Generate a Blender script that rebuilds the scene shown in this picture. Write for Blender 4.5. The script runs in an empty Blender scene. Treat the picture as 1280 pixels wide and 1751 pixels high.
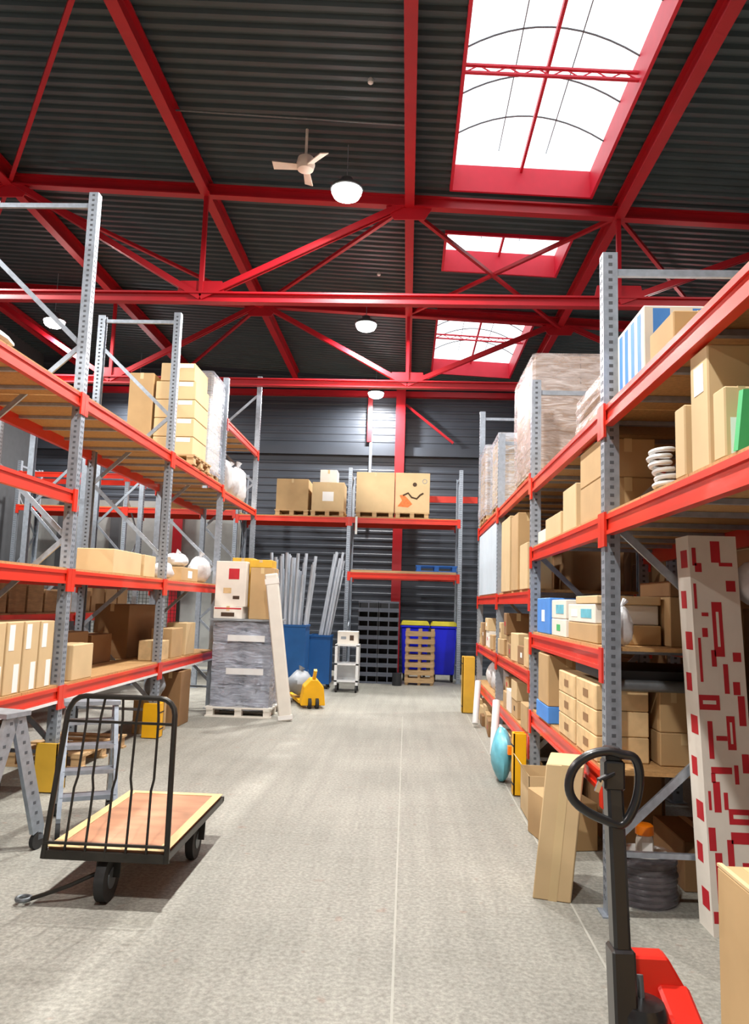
import bpy, bmesh, math, random
from mathutils import Vector, Matrix
random.seed(7)
S = bpy.context.scene
C = S.collection
PI = math.pi

# ------------------------------------------------------------------ camera, world, exposure
def look(F=1300.0, H=1.7, vp=(695, 1035), roll=0.025):
    d = Vector((vp[0]-640, -(vp[1]-875.5), -F)).normalized()
    u = Vector((roll, 1, 0)); u = (u - u.dot(d)*d).normalized()
    x = d.cross(u)
    M = Matrix((x, d, u)).transposed()           # world -> camera
    cd = bpy.data.cameras.new('camera'); cam = bpy.data.objects.new('camera', cd); C.objects.link(cam)
    cam.matrix_world = Matrix.Translation((0, 0, H)) @ M.transposed().to_4x4()
    cd.sensor_fit = 'VERTICAL'; cd.sensor_height = 36; cd.sensor_width = 36
    cd.lens = F/1751*36; cd.clip_start = 0.05; cd.clip_end = 200
    S.camera = cam
look()
w = bpy.data.worlds.new('world'); S.world = w; w.use_nodes = True
w.node_tree.nodes['Background'].inputs[0].default_value = (0.75, 0.86, 1.0, 1)
w.node_tree.nodes['Background'].inputs[1].default_value = 1.0
S.view_settings.view_transform = 'Standard'; S.view_settings.look = 'None'
S.view_settings.gamma = 1; S.view_settings.use_curve_mapping = False
S.view_settings.exposure = -0.38
LAMP_W = 480
SKY_E = 3.0

# ------------------------------------------------------------------ materials
M = {}
def nt(name):
    m = bpy.data.materials.new(name); m.use_nodes = True; M[name] = m
    t = m.node_tree; return m, t, t.nodes['Principled BSDF']
def mat(name, col, rough=.6, metal=0., var=.12, scale=6., bump=0., spec=.5, stretch=(1,1,1), coat=0):
    m, t, b = nt(name)
    b.inputs['Roughness'].default_value = rough; b.inputs['Metallic'].default_value = metal
    b.inputs['Specular IOR Level'].default_value = spec; b.inputs['Coat Weight'].default_value = coat
    tc = t.nodes.new('ShaderNodeTexCoord'); mp = t.nodes.new('ShaderNodeMapping'); mp.inputs['Scale'].default_value = stretch
    n = t.nodes.new('ShaderNodeTexNoise'); n.inputs['Scale'].default_value = scale; n.inputs['Detail'].default_value = 4
    t.links.new(tc.outputs['Object'], mp.inputs['Vector']); t.links.new(mp.outputs[0], n.inputs['Vector'])
    r = t.nodes.new('ShaderNodeValToRGB')
    r.color_ramp.elements[0].position = .3; r.color_ramp.elements[1].position = .7
    r.color_ramp.elements[0].color = tuple(max(0, c*(1-var)) for c in col)+(1,)
    r.color_ramp.elements[1].color = tuple(min(1, c*(1+var)) for c in col)+(1,)
    t.links.new(n.outputs['Fac'], r.inputs[0]); t.links.new(r.outputs[0], b.inputs['Base Color'])
    if bump:
        bp = t.nodes.new('ShaderNodeBump'); bp.inputs['Strength'].default_value = bump; bp.inputs['Distance'].default_value = .01
        t.links.new(n.outputs['Fac'], bp.inputs['Height']); t.links.new(bp.outputs[0], b.inputs['Normal'])
    return m
def srgb(r, g, b):
    f = lambda c: (c/255/12.92) if c/255 <= .04045 else ((c/255+.055)/1.055)**2.4
    return (f(r), f(g), f(b))
mat('carton', srgb(182,150,106), .8, var=.08, scale=3)
mat('carton_light', srgb(204,177,134), .8, var=.07, scale=3)
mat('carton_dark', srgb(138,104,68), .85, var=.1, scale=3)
mat('carton_white', srgb(222,216,205), .7, var=.05)
mat('tape', srgb(205,180,135), .35, var=.04)
mat('white_tape', srgb(232,228,220), .4, var=.03)
mat('paper', srgb(238,238,235), .6, var=.02)
mat('galv', srgb(164,174,186), .42, .55, var=.14, scale=22)
mat('galv_dark', srgb(110,116,120), .45, .6, var=.12, scale=20)
mat('rack_red', srgb(214,48,26), .38, var=.06, scale=4, coat=.2)
mat('truss_red', srgb(168,12,28), .45, var=.08, scale=3)
mat('skylight_red', srgb(205,22,52), .5, var=.05)
mat('hole', srgb(84,88,94), .9, var=0)
mat('chipboard', srgb(178,138,88), .85, var=.14, scale=45)
mat('plank', srgb(188,156,114), .8, var=.16, scale=5, stretch=(1,8,8))
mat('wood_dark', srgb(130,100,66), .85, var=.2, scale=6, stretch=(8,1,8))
mat('plywood', srgb(178,128,96), .6, var=.16, scale=3, stretch=(1,3,1))
mat('ply_edge', srgb(214,186,134), .7, var=.08)
mat('black_steel', srgb(52,50,46), .35, .4, var=.15, scale=18)
mat('black_paint', (.012,.012,.013), .3, var=.1, coat=.3)
mat('rubber', (.02,.02,.02), .75, var=.2, scale=20)
mat('black_plastic', (.018,.019,.022), .45, var=.1)
mat('truck_red', srgb(214,40,26), .32, var=.05, coat=.4)
mat('chrome', (.75,.75,.76), .15, 1., var=.02)
mat('yellow', srgb(240,178,10), .45, var=.06)
mat('yellow_lid', srgb(222,210,60), .5, var=.05)
mat('yellow_dull', srgb(214,168,52), .6, var=.08)
mat('blue_bin', srgb(10,24,215), .42, var=.05)
mat('blue_tub', srgb(4,78,140), .5, var=.08)
mat('blue_box', srgb(72,136,215), .6, var=.08)
mat('blue_pallet', srgb(34,104,190), .55, var=.08)
mat('turquoise', srgb(110,190,210), .35, var=.25, scale=9)
mat('green', srgb(70,178,110), .5, var=.04)
mat('orange', srgb(246,130,10), .4, var=.04)
mat('red_print', srgb(186,32,44), .6, var=.1)
mat('white_board', srgb(226,222,212), .5, var=.04)
mat('white_plastic', srgb(224,226,226), .35, var=.05)
mat('grey_plastic', srgb(140,146,152), .5, var=.08)
mat('pale_blue_panel', srgb(196,210,222), .5, var=.04)
mat('bag_white', srgb(214,214,216), .35, var=.12, scale=10, bump=.8)
mat('tube_clear', srgb(178,186,196), .25, var=.18, scale=12, stretch=(6,6,.4))
mat('drum_grey', srgb(158,163,176), .35, .3, var=.3, scale=5, stretch=(1,1,4))
mat('ceiling_metal', srgb(58,72,78), .55, .1, var=.12, scale=2.5)
mat('wall_navy', srgb(56,62,72), .5, .1, var=.1, scale=1.5)
mat('wall_pale', srgb(150,152,150), .75, var=.06)
mat('wall_dark', srgb(70,72,76), .8, var=.08)
mat('fan_beige', srgb(236,224,212), .5, var=.05)
mat('cable', srgb(50,44,48), .25, var=.5, scale=16, bump=.5)
mat('bottle_pet', srgb(214,208,196), .12, var=.05)
mat('ink', srgb(70,50,34), .8, var=.1)
mat('orange_ink', srgb(226,110,50), .7, var=.25, scale=20)
mat('cardboard_print', srgb(206,176,130), .75, var=.16, scale=9)

def floor_mat():
    m, t, b = nt('concrete')
    tc = t.nodes.new('ShaderNodeTexCoord')
    def noise(sc, det=5, stretch=None):
        n = t.nodes.new('ShaderNodeTexNoise'); n.inputs['Scale'].default_value = sc; n.inputs['Detail'].default_value = det
        src = tc.outputs['Object']
        if stretch:
            mp = t.nodes.new('ShaderNodeMapping'); mp.inputs['Scale'].default_value = stretch
            t.links.new(src, mp.inputs[0]); src = mp.outputs[0]
        t.links.new(src, n.inputs['Vector']); return n.outputs['Fac']
    def ramp(f, p0, p1, c0, c1):
        r = t.nodes.new('ShaderNodeValToRGB'); r.color_ramp.elements[0].position = p0; r.color_ramp.elements[1].position = p1
        r.color_ramp.elements[0].color = c0+(1,); r.color_ramp.elements[1].color = c1+(1,); t.links.new(f, r.inputs[0]); return r.outputs[0]
    def mul(a, c, fac):
        x = t.nodes.new('ShaderNodeMixRGB'); x.blend_type = 'MULTIPLY'; x.inputs[0].default_value = fac
        t.links.new(a, x.inputs[1]); t.links.new(c, x.inputs[2]); return x.outputs[0]
    base = ramp(noise(.55), .3, .7, srgb(152,151,142), srgb(178,176,166))
    speck = ramp(noise(42, 3), .35, .66, (.55,.55,.55), (1.0,1.0,1.0))
    fine = ramp(noise(120, 2), .35, .6, (.72,.72,.72), (1,1,1))
    streak = ramp(noise(1.6, 4, (6,.35,1)), .36, .6, (.86,.86,.86), (1,1,1))
    scuff = ramp(noise(3.2, 6, (.4,4,1)), .3, .5, (.9,.9,.88), (1,1,1))
    c = mul(base, speck, .75); c = mul(c, fine, .5); c = mul(c, streak, .8); c = mul(c, scuff, .7)
    # reddish paint flecks
    fl = ramp(noise(7, 2), .69, .74, (1,1,1), (.95,.78,.74)); c = mul(c, fl, .8)
    t.links.new(c, b.inputs['Base Color']); b.inputs['Roughness'].default_value = .62; b.inputs['Specular IOR Level'].default_value = .3
    bp = t.nodes.new('ShaderNodeBump'); bp.inputs['Strength'].default_value = .15; bp.inputs['Distance'].default_value = .004
    t.links.new(noise(60, 3), bp.inputs['Height']); t.links.new(bp.outputs[0], b.inputs['Normal'])
floor_mat()
def wrap_mat(name, tint, op):
    m, t, b = nt(name)
    b.inputs['Base Color'].default_value = tint+(1,); b.inputs['Roughness'].default_value = .18
    tc = t.nodes.new('ShaderNodeTexCoord'); mp = t.nodes.new('ShaderNodeMapping'); mp.inputs['Scale'].default_value = (1.5,1.5,7)
    n = t.nodes.new('ShaderNodeTexNoise'); n.inputs['Scale'].default_value = 3; n.inputs['Detail'].default_value = 5; n.inputs['Distortion'].default_value = 1.2
    t.links.new(tc.outputs['Object'], mp.inputs[0]); t.links.new(mp.outputs[0], n.inputs['Vector'])
    r = t.nodes.new('ShaderNodeMapRange'); r.inputs[1].default_value = .3; r.inputs[2].default_value = .75; r.inputs[3].default_value = op*.35; r.inputs[4].default_value = min(1, op*1.7)
    t.links.new(n.outputs['Fac'], r.inputs[0])
    bp = t.nodes.new('ShaderNodeBump'); bp.inputs['Strength'].default_value = .7; bp.inputs['Distance'].default_value = .02
    t.links.new(n.outputs['Fac'], bp.inputs['Height']); t.links.new(bp.outputs[0], b.inputs['Normal'])
    tr = t.nodes.new('ShaderNodeBsdfTransparent'); mx = t.nodes.new('ShaderNodeMixShader')
    t.links.new(r.outputs[0], mx.inputs[0]); t.links.new(tr.outputs[0], mx.inputs[1]); t.links.new(b.outputs[0], mx.inputs[2])
    t.links.new(mx.outputs[0], t.nodes['Material Output'].inputs[0])
wrap_mat('wrap', srgb(205,198,198), .5)
mat('carton_taupe', srgb(160,134,112), .8, var=.1, scale=5)
wrap_mat('film', srgb(190,185,190), .16)
wrap_mat('wrap_silver', srgb(196,204,220), .5)
def emit(name, col, s):
    m = bpy.data.materials.new(name); m.use_nodes = True; t = m.node_tree; t.nodes.clear()
    e = t.nodes.new('ShaderNodeEmission'); e.inputs[0].default_value = col+(1,); e.inputs[1].default_value = s
    o = t.nodes.new('ShaderNodeOutputMaterial'); t.links.new(e.outputs[0], o.inputs[0]); M[name] = m
emit('daylight_panel', (.93,.97,1.0), SKY_E)
emit('lamp_lens', (1.0,.98,.94), 60)

# ------------------------------------------------------------------ mesh builder
class MB:
    def __init__(s): s.v = []; s.f = []; s.mi = []; s.m = 0
    def slot(s, i): s.m = i; return s
    def add(s, vs, fs):
        o = len(s.v); s.v += [tuple(v) for v in vs]; s.f += [tuple(i+o for i in f) for f in fs]; s.mi += [s.m]*len(fs); return s
    def box(s, x0, x1, y0, y1, z0, z1):
        return s.add([(x0,y0,z0),(x1,y0,z0),(x1,y1,z0),(x0,y1,z0),(x0,y0,z1),(x1,y0,z1),(x1,y1,z1),(x0,y1,z1)],
                     [(0,3,2,1),(4,5,6,7),(0,1,5,4),(1,2,6,5),(2,3,7,6),(3,0,4,7)])
    def frus(s, c, b, t, h):   # tapered box: centre-bottom c, bottom (sx,sy), top (sx,sy)
        x, y, z = c; p = []
        for (sx, sy), zz in ((b, z), (t, z+h)):
            for a, d in ((-1,-1),(1,-1),(1,1),(-1,1)): p.append((x+a*sx/2, y+d*sy/2, zz))
        return s.add(p, [(0,3,2,1),(4,5,6,7),(0,1,5,4),(1,2,6,5),(2,3,7,6),(3,0,4,7)])
    def bar(s, p0, p1, w, h, up=(0,0,1)):
        p0 = Vector(p0); p1 = Vector(p1); d = (p1-p0).normalized(); up = Vector(up)
        if abs(d.dot(up)) > .98: up = Vector((1,0,0))
        x = d.cross(up).normalized()*w/2; z = x.cross(d).normalized()*h/2
        q = [p0-x-z, p0+x-z, p0+x+z, p0-x+z, p1-x-z, p1+x-z, p1+x+z, p1-x+z]
        return s.add(q, [(0,1,2,3),(7,6,5,4),(0,4,5,1),(1,5,6,2),(2,6,7,3),(3,7,4,0)])
    def ibeam(s, p0, p1, w, h, t=.02, up=(0,0,1)):
        p0 = Vector(p0); p1 = Vector(p1); d = (p1-p0).normalized(); u = Vector(up)
        x = d.cross(u).normalized(); z = x.cross(d).normalized()
        for k in (-1, 1): s.bar(p0+z*k*(h-t)/2, p1+z*k*(h-t)/2, w, t, up)
        return s.bar(p0, p1, t, h-2*t, up)
    def tube(s, pts, r, n=10, closed=False):
        P = [Vector(p) for p in pts]; N = len(P); rings = []; prev = None
        for i, p in enumerate(P):
            if closed: d = (P[(i+1) % N]-P[i-1]).normalized()
            else: d = (P[min(i+1, N-1)]-P[max(i-1, 0)]).normalized()
            if prev is None:
                a = Vector((0,0,1)) if abs(d.z) < .9 else Vector((1,0,0)); prev = d.cross(a).normalized()
            x = (prev - prev.dot(d)*d).normalized(); prev = x; y = d.cross(x)
            rr = r[i] if isinstance(r, (list, tuple)) else r
            rings.append([p + (x*math.cos(2*PI*k/n)+y*math.sin(2*PI*k/n))*rr for k in range(n)])
        vs = [v for R in rings for v in R]; fs = []
        for i in range(N if closed else N-1):
            j = (i+1) % N
            for k in range(n): fs.append((i*n+k, i*n+(k+1) % n, j*n+(k+1) % n, j*n+k))
        if not closed: fs += [tuple(range(n))[::-1], tuple((N-1)*n+k for k in range(n))]
        return s.add(vs, fs)
    def cyl(s, c, r, h, axis='z', n=20, r2=None):
        c = Vector(c); d = {'x': Vector((1,0,0)), 'y': Vector((0,1,0)), 'z': Vector((0,0,1))}[axis]
        return s.tube([c-d*h/2, c+d*h/2], [r, r if r2 is None else r2], n)
    def torus(s, c, R, r, axis='z', n=24, m=8):
        c = Vector(c); a, b = {'z': ((1,0,0),(0,1,0)), 'x': ((0,1,0),(0,0,1)), 'y': ((1,0,0),(0,0,1))}[axis]
        a = Vector(a); b = Vector(b)
        return s.tube([c+a*R*math.cos(2*PI*k/n)+b*R*math.sin(2*PI*k/n) for k in range(n)], r, m, closed=True)
    def lathe(s, prof, c=(0,0,0), n=20):
        vs = []; fs = []; cx, cy, cz = c
        for r, z in prof:
            for k in range(n): vs.append((cx+r*math.cos(2*PI*k/n), cy+r*math.sin(2*PI*k/n), cz+z))
        for i in range(len(prof)-1):
            for k in range(n): fs.append((i*n+k, i*n+(k+1) % n, (i+1)*n+(k+1) % n, (i+1)*n+k))
        fs += [tuple(range(n))[::-1], tuple((len(prof)-1)*n+k for k in range(n))]
        return s.add(vs, fs)
    def prism(s, poly, y0, y1):     # polygon in xz, extruded along y
        n = len(poly); vs = [(x, y0, z) for x, z in poly]+[(x, y1, z) for x, z in poly]
        return s.add(vs, [tuple(range(n)), tuple(range(2*n-1, n-1, -1))]+[(i, i+n, (i+1) % n+n, (i+1) % n) for i in range(n)])
    def blob(s, c, r, seed=0, amp=.12, n=16, m=10):
        rnd = random.Random(seed); ph = [rnd.uniform(0, 6.28) for _ in range(6)]; vs = []; fs = []
        for i in range(m+1):
            th = PI*i/m
            for k in range(n):
                f = 2*PI*k/n
                q = 1+amp*(math.sin(3*f+ph[0]+2*th)+.7*math.sin(5*f+ph[1]-3*th)+.6*math.cos(4*th+ph[2]+f))
                vs.append((c[0]+r[0]*q*math.sin(th)*math.cos(f), c[1]+r[1]*q*math.sin(th)*math.sin(f), max(c[2]-r[2], c[2]+r[2]*(1+.4*(q-1))*math.cos(th))))
        for i in range(m):
            for k in range(n): fs.append((i*n+k, (i+1)*n+k, (i+1)*n+(k+1) % n, i*n+(k+1) % n))
        return s.add(vs, fs)
    def rot(s, ang, axis='Z', piv=(0,0,0)):
        R = Matrix.Rotation(ang, 3, axis); p = Vector(piv); s.v = [tuple(R @ (Vector(v)-p)+p) for v in s.v]; return s
    def build(s, name, mats, parent=None, bevel=0, smooth=False):
        me = bpy.data.meshes.new(name); me.from_pydata(s.v, [], s.f)
        mats = mats if isinstance(mats, (list, tuple)) else [mats]
        for m in mats: me.materials.append(M[m])
        me.polygons.foreach_set('material_index', s.mi)
        bm = bmesh.new(); bm.from_mesh(me)
        if bevel: bmesh.ops.bevel(bm, geom=bm.edges[:], offset=bevel, segments=1, affect='EDGES', clamp_overlap=True)
        bmesh.ops.recalc_face_normals(bm, faces=bm.faces); bm.to_mesh(me); bm.free()
        if smooth:
            me.polygons.foreach_set('use_smooth', [True]*len(me.polygons))
            try: me.set_sharp_from_angle(angle=math.radians(40))
            except Exception: pass
        o = bpy.data.objects.new(name, me); C.objects.link(o)
        if parent: o.parent = parent
        return o
def tag(o, label, cat, group=None, kind=None):
    o['label'] = label; o['category'] = cat
    if group: o['group'] = group
    if kind: o['kind'] = kind
    return o
def T(name, label, cat, loc=(0,0,0), rz=0, group=None):
    o = bpy.data.objects.new(name, None); o.empty_display_size = .1; C.objects.link(o)
    o.location = loc; o.rotation_euler = (0,0,rz); return tag(o, label, cat, group)
def dup(root, loc, rz=None, label=None, parent=None):
    r = root.copy(); C.objects.link(r)
    if parent is not None: r.parent = parent
    else:
        r.location = loc
        if rz is not None: r.rotation_euler = (0,0,rz)
        if label: r['label'] = label
    for ch in list(root.children): dup(ch, None, parent=r)
    return r
def struct(o): o['kind'] = 'structure'; return o

# ------------------------------------------------------------------ the building
XL, XR, YF, YB = -10.0, 8.0, -8.0, 19.6
ROOF0, SL = 7.62, -.052
def rz_(x): return ROOF0+SL*x
struct(MB().box(XL, XR, YF, YB, -.2, 0).build('floor', 'concrete'))
m = MB()
for (a, b) in (((-.02,-8),(-.02,12)), ((1.0,3),(1.0,16))):
    m.box(a[0]-.006, a[0]+.006, a[1], b[1], 0, .0015)
mat('joint', srgb(166,165,156), .8, var=.1)
struct(m.build('trim_1', 'joint'))
# ceiling: corrugated sheets with ribs across the hall, leaving the skylight openings free
SKX0, SKX1 = .5, 2.42
SKY = [(-7.2, -1.2), (.6, 10.15), (11.45, 12.75), (14.55, 18.7)]
m = MB(); P_ = .17
prof = []
y = YF
while y < YB-.001:
    for dy, dz in ((0,0),(.065,0),(.085,.045),(.15,.045)): prof.append((min(YB, y+dy), dz))
    y += P_
prof.append((YB, 0))
def strip(x0, x1, pr):
    vs = []
    for yy, dz in pr: vs += [(x0, yy, rz_(x0)+dz), (x1, yy, rz_(x1)+dz)]
    m.add(vs, [(2*i, 2*i+1, 2*i+3, 2*i+2) for i in range(len(pr)-1)])
inside = lambda yy: any(a <= yy <= b for a, b in SKY)
strip(XL, SKX0, prof); strip(SKX1, XR, prof)
edges = sorted([YF, YB]+[e for a in SKY for e in a])
for k in range(0, len(edges), 2):
    a, b = edges[k], edges[k+1]
    pr = [(a, 0)]+[p for p in prof if a < p[0] < b]+[(b, 0)]
    strip(SKX0, SKX1, pr)
o = struct(m.build('ceiling', 'ceiling_metal'))
# roof deck above the sheets (keeps daylight out)
m = MB()
def slab(x0, x1, y0, y1):
    m.add([(x0,y0,rz_(x0)+.06),(x1,y0,rz_(x1)+.06),(x1,y1,rz_(x1)+.06),(x0,y1,rz_(x0)+.06),
           (x0,y0,rz_(x0)+.2),(x1,y0,rz_(x1)+.2),(x1,y1,rz_(x1)+.2),(x0,y1,rz_(x0)+.2)],
          [(0,3,2,1),(4,5,6,7),(0,1,5,4),(1,2,6,5),(2,3,7,6),(3,0,4,7)])
slab(XL, SKX0-.05, YF, YB); slab(SKX1+.05, XR, YF, YB)
for k in range(0, len(edges), 2): slab(SKX0, SKX1, edges[k]+(.05 if k else 0), edges[k+1]-(.05 if k < len(edges)-2 else 0))
struct(m.build('roof_deck', 'wall_dark'))
# skylights: red curb, arched glazing bars, bright vaulted glazing
for i, (a, b) in enumerate(SKY):
    r = bpy.data.objects.new('window_%d' % (i+1), None); C.objects.link(r); struct(r)
    z0, z1 = rz_(SKX0), rz_(SKX1); H_ = .34
    m = MB(); t = .04
    for (xa, xb, ya, yb) in ((SKX0-t, SKX0, a-t, b+t), (SKX1, SKX1+t, a-t, b+t), (SKX0, SKX1, a-t, a), (SKX0, SKX1, b, b+t)):
        m.add([(xa,ya,rz_(xa)-.05),(xb,ya,rz_(xb)-.05),(xb,yb,rz_(xb)-.05),(xa,yb,rz_(xa)-.05),
               (xa,ya,rz_(xa)+H_),(xb,ya,rz_(xb)+H_),(xb,yb,rz_(xb)+H_),(xa,yb,rz_(xa)+H_)],
              [(0,3,2,1),(4,5,6,7),(0,1,5,4),(1,2,6,5),(2,3,7,6),(3,0,4,7)])
    m.build('skylight_curb', 'skylight_red', r)
    xc = (SKX0+SKX1)/2; hw = (SKX1-SKX0)/2
    def arc(y, dz=0, n=12, e=1.0): return [(xc+hw*e*q, y, rz_(xc+hw*q)+H_+dz+.30*(1-q*q)) for q in [-1+2*k/n for k in range(n+1)]]
    g = MB(); A = arc(a-t); B = arc(b+t); g.add(A+B, [(k, k+1, k+14, k+13) for k in range(12)])
    for Q in (A, B): g.add(Q+[(SKX0, Q[0][1], Q[0][2]-.01), (SKX1, Q[0][1], Q[-1][2]-.01)], [tuple(range(13))+(14, 13)])
    g.build('glazing', 'daylight_panel', r)
    g = MB(); yy = b-.75
    while yy > a+.2: g.tube(arc(yy, -.03), .011, 6); yy -= .78
    for q in (-.33, .36):
        X = xc+hw*q; Z = rz_(X)+H_+.30*(1-q*q)-.03; g.bar((X, a, Z), (X, b, Z), .012, .012)
    g.build('glazing_bars', 'galv_dark', r)
    g = MB(); X = xc; Z = rz_(X)+.3; g.bar((X, a, Z), (X, b, Z), .035, .07)
    n = {0: 2, 1: 3, 2: 0, 3: 1}[i]
    for k in range(n):
        Y = b-2.25-(2.9 if i != 3 else 0)*k
        for zz in (.0, .09): g.bar((SKX0, Y, rz_(SKX0)+.06+zz), (SKX1, Y, rz_(SKX1)+.06+zz), .04, .025)
        q = 12
        for j in range(q):
            xa = SKX0+(SKX1-SKX0)*j/q; xb = SKX0+(SKX1-SKX0)*(j+1)/q
            g.bar((xa, Y, rz_(xa)+.06+.09*(j % 2)), (xb, Y, rz_(xb)+.06+.09*((j+1) % 2)), .012, .012)
    g.build('skylight_bar', 'skylight_red', r)
# walls
def ribbed_y(x0, x1, z0, z1fn, y, pitch=.2, d=.012):
    g = MB(); z = z0; pr = []
    zt = max(z1fn(x0), z1fn(x1))
    while z < zt: pr += [(z, 0), (z+pitch*.55, 0), (z+pitch*.65, d), (z+pitch*.9, d)]; z += pitch
    vs = []
    for zz, dd in pr: vs += [(x0, y-dd, min(zz, z1fn(x0))), (x1, y-dd, min(zz, z1fn(x1)))]
    g.add(vs, [(2*i, 2*i+1, 2*i+3, 2*i+2) for i in range(len(pr)-1)]); return g
g = ribbed_y(XL, XR, 0, lambda x: rz_(x)+.05, YB)
g.box(XL, XR, YB+.005, YB+.2, 0, 8.2)
struct(g.build('wall_back', 'wall_navy'))
struct(MB().box(XL, XR, YB-.14, YB-.04, 5.55, 5.78).build('trim_2', 'wall_navy'))
struct(MB().box(XL, -4.35, YB-.16, YB-.045, 0, 4.2).build('trim_3', 'wall_pale'))
struct(MB().box(XL-.2, XL, YF, YB, 0, 8.3).build('wall_left', 'wall_dark'))
struct(MB().box(XR, XR+.2, YF, YB, 0, 8.3).build('wall_right', 'wall_dark'))
struct(MB().box(XL, XR, YF-.2, YF, 0, 8.3).build('wall_front', 'wall_pale'))

# steelwork
PX = [-8.95, -6.0, -3.05, -.10, 2.85, 5.8]
where = ['nearest the left wall', 'above the left racking', 'third from the right side, crossing beside the ceiling fan', 'running down the middle of the hall', 'just right of the skylights', 'farthest right over the right racking']
for x, s_ in zip(PX, where):
    g = MB(); z = rz_(x)-.15; g.ibeam((x, YF, z), (x, YB-.15, z), .135, .26, .03)
    tag(g.build('roof_purlin', 'truss_red'), 'long red steel roof beam '+s_, 'roof beam', 'red roof beams')
def truss(Y, odd, lab, skip=()):
    t = T('roof_truss', lab, 'roof truss', (0, Y, 0), 0, 'red roof trusses')
    zt = lambda x: rz_(x)-.19
    zb = 5.97
    MB().ibeam((XL, 0, zt(XL)), (XR, 0, zt(XR)), .13, .17, .025).build('top_chord', 'truss_red', t)
    MB().ibeam((XL, 0, zb), (XR, 0, zb), .13, .15, .025).build('bottom_chord', 'truss_red', t)
    for i in range(len(PX)-1):
        if i in skip: continue
        top = (i % 2 == odd)
        a = PX[i]; b = PX[i+1]
        p = (a, 0, zt(a)) if top else (a, 0, zb); q = (b, 0, zb) if top else (b, 0, zt(b))
        g = MB()
        for k in (-.035, .035): g.bar(Vector(p)+Vector((0,k,0)), Vector(q)+Vector((0,k,0)), .03, .085)
        g.build('web_diagonal', 'truss_red', t)
    for i, a in enumerate(PX):
        top = (i % 2 == odd) if i < len(PX)-1 else ((i % 2) == odd)
        g = MB()
        if top: g.prism([(a-.38, zt(a)), (a+.38, zt(a)), (a+.22, zt(a)-.26), (a-.22, zt(a)-.26)], -.012, .012)
        else:
            g.prism([(a-.36, zb), (a+.36, zb), (a+.3, zb+.25), (a-.3, zb+.25)], -.012, .012)
            MB().bar((a, 0, zb), (a, 0, zt(a)), .06, .06).build('web_post', 'truss_red', t)
        g.build('gusset_plate', 'truss_red', t)
truss(10.3, 1, 'red steel roof truss just behind the largest skylight', skip=(3,))
truss(14.45, 0, 'red steel roof truss between the short skylight and the farthest skylight')
truss(2.0, 0, 'red steel roof truss overhead, nearest the viewer and out of the picture')
def brace(p, q, lab, z=-.22):
    g = MB(); g.bar((p[0], p[1], rz_(p[0])+z), (q[0], q[1], rz_(q[0])+z), .055, .055)
    tag(g.build('roof_brace', 'truss_red'), lab, 'roof brace', 'slim diagonal roof braces')
brace((-6, 10.3), (-3.05, 6.15), 'slim red diagonal roof brace rising to the top left corner of the picture')
brace((-6, 10.3), (-3.05, 14.45), 'slim red diagonal roof brace between the two trusses, left bay, running away to the right', -.26)
brace((-.1, 10.3), (-3.05, 14.45), 'slim red diagonal roof brace between the two trusses, left of the centre beam')
brace((-.1, 10.3), (2.85, 14.45), 'slim red roof brace crossing under the short skylight towards the far right', -.30)
brace((2.85, 10.3), (-.1, 14.45), 'slim red roof brace crossing under the short skylight towards the far left')
brace((-3.05, 14.45), (-.1, 19.3), 'slim red roof brace left of the farthest lamp, towards the back wall')
brace((2.85, 14.45), (-.1, 19.3), 'slim red roof brace under the farthest skylight')
brace((-3.05, 14.45), (-6, 19.3), 'slim red roof brace over the far left racking')
brace((2.85, 10.3), (5.8, 14.45), 'slim red roof brace over the right racking')
brace((-9, 14.45), (-6, 10.3), 'slim red roof brace at the far left edge behind the tall rack post')
for x, lab in ((-5.95, 'red steel column against the pale wall behind the left racking'), (-.28, 'red steel column in the middle of the dark back wall'), (5.3, 'red steel column at the right end of the back wall')):
    tag(MB().ibeam((x, YB-.22, 0), (x, YB-.22, rz_(x)-.3), .24, .2, .03, up=(0,1,0)).build('steel_column', 'truss_red'), lab, 'column', 'red back wall columns')
tag(MB().bar((-.15, YB-.2, 6.9), (1.1, YB-.2, 5.9), .05, .06).build('wall_brace', 'truss_red'), 'short red diagonal brace on the upper back wall right of the column', 'brace')
t = T('downpipe', 'slim vertical pipe on the back wall, red at the top and grey below', 'pipe', (-1.08, YB-.14, 0))
MB().box(-.06, .06, -.05, .05, 5.9, 7.5).build('upper_pipe', 'truss_red', t)
MB().cyl((.04, 0, 5.1), .04, 2.0).build('lower_pipe', 'galv', t)
tag(MB().box(XL, XR, YB-.2, YB-.03, 7.12, 7.26).build('wall_rail', 'truss_red'), 'long dark red rail along the top of the back wall', 'rail')

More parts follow.
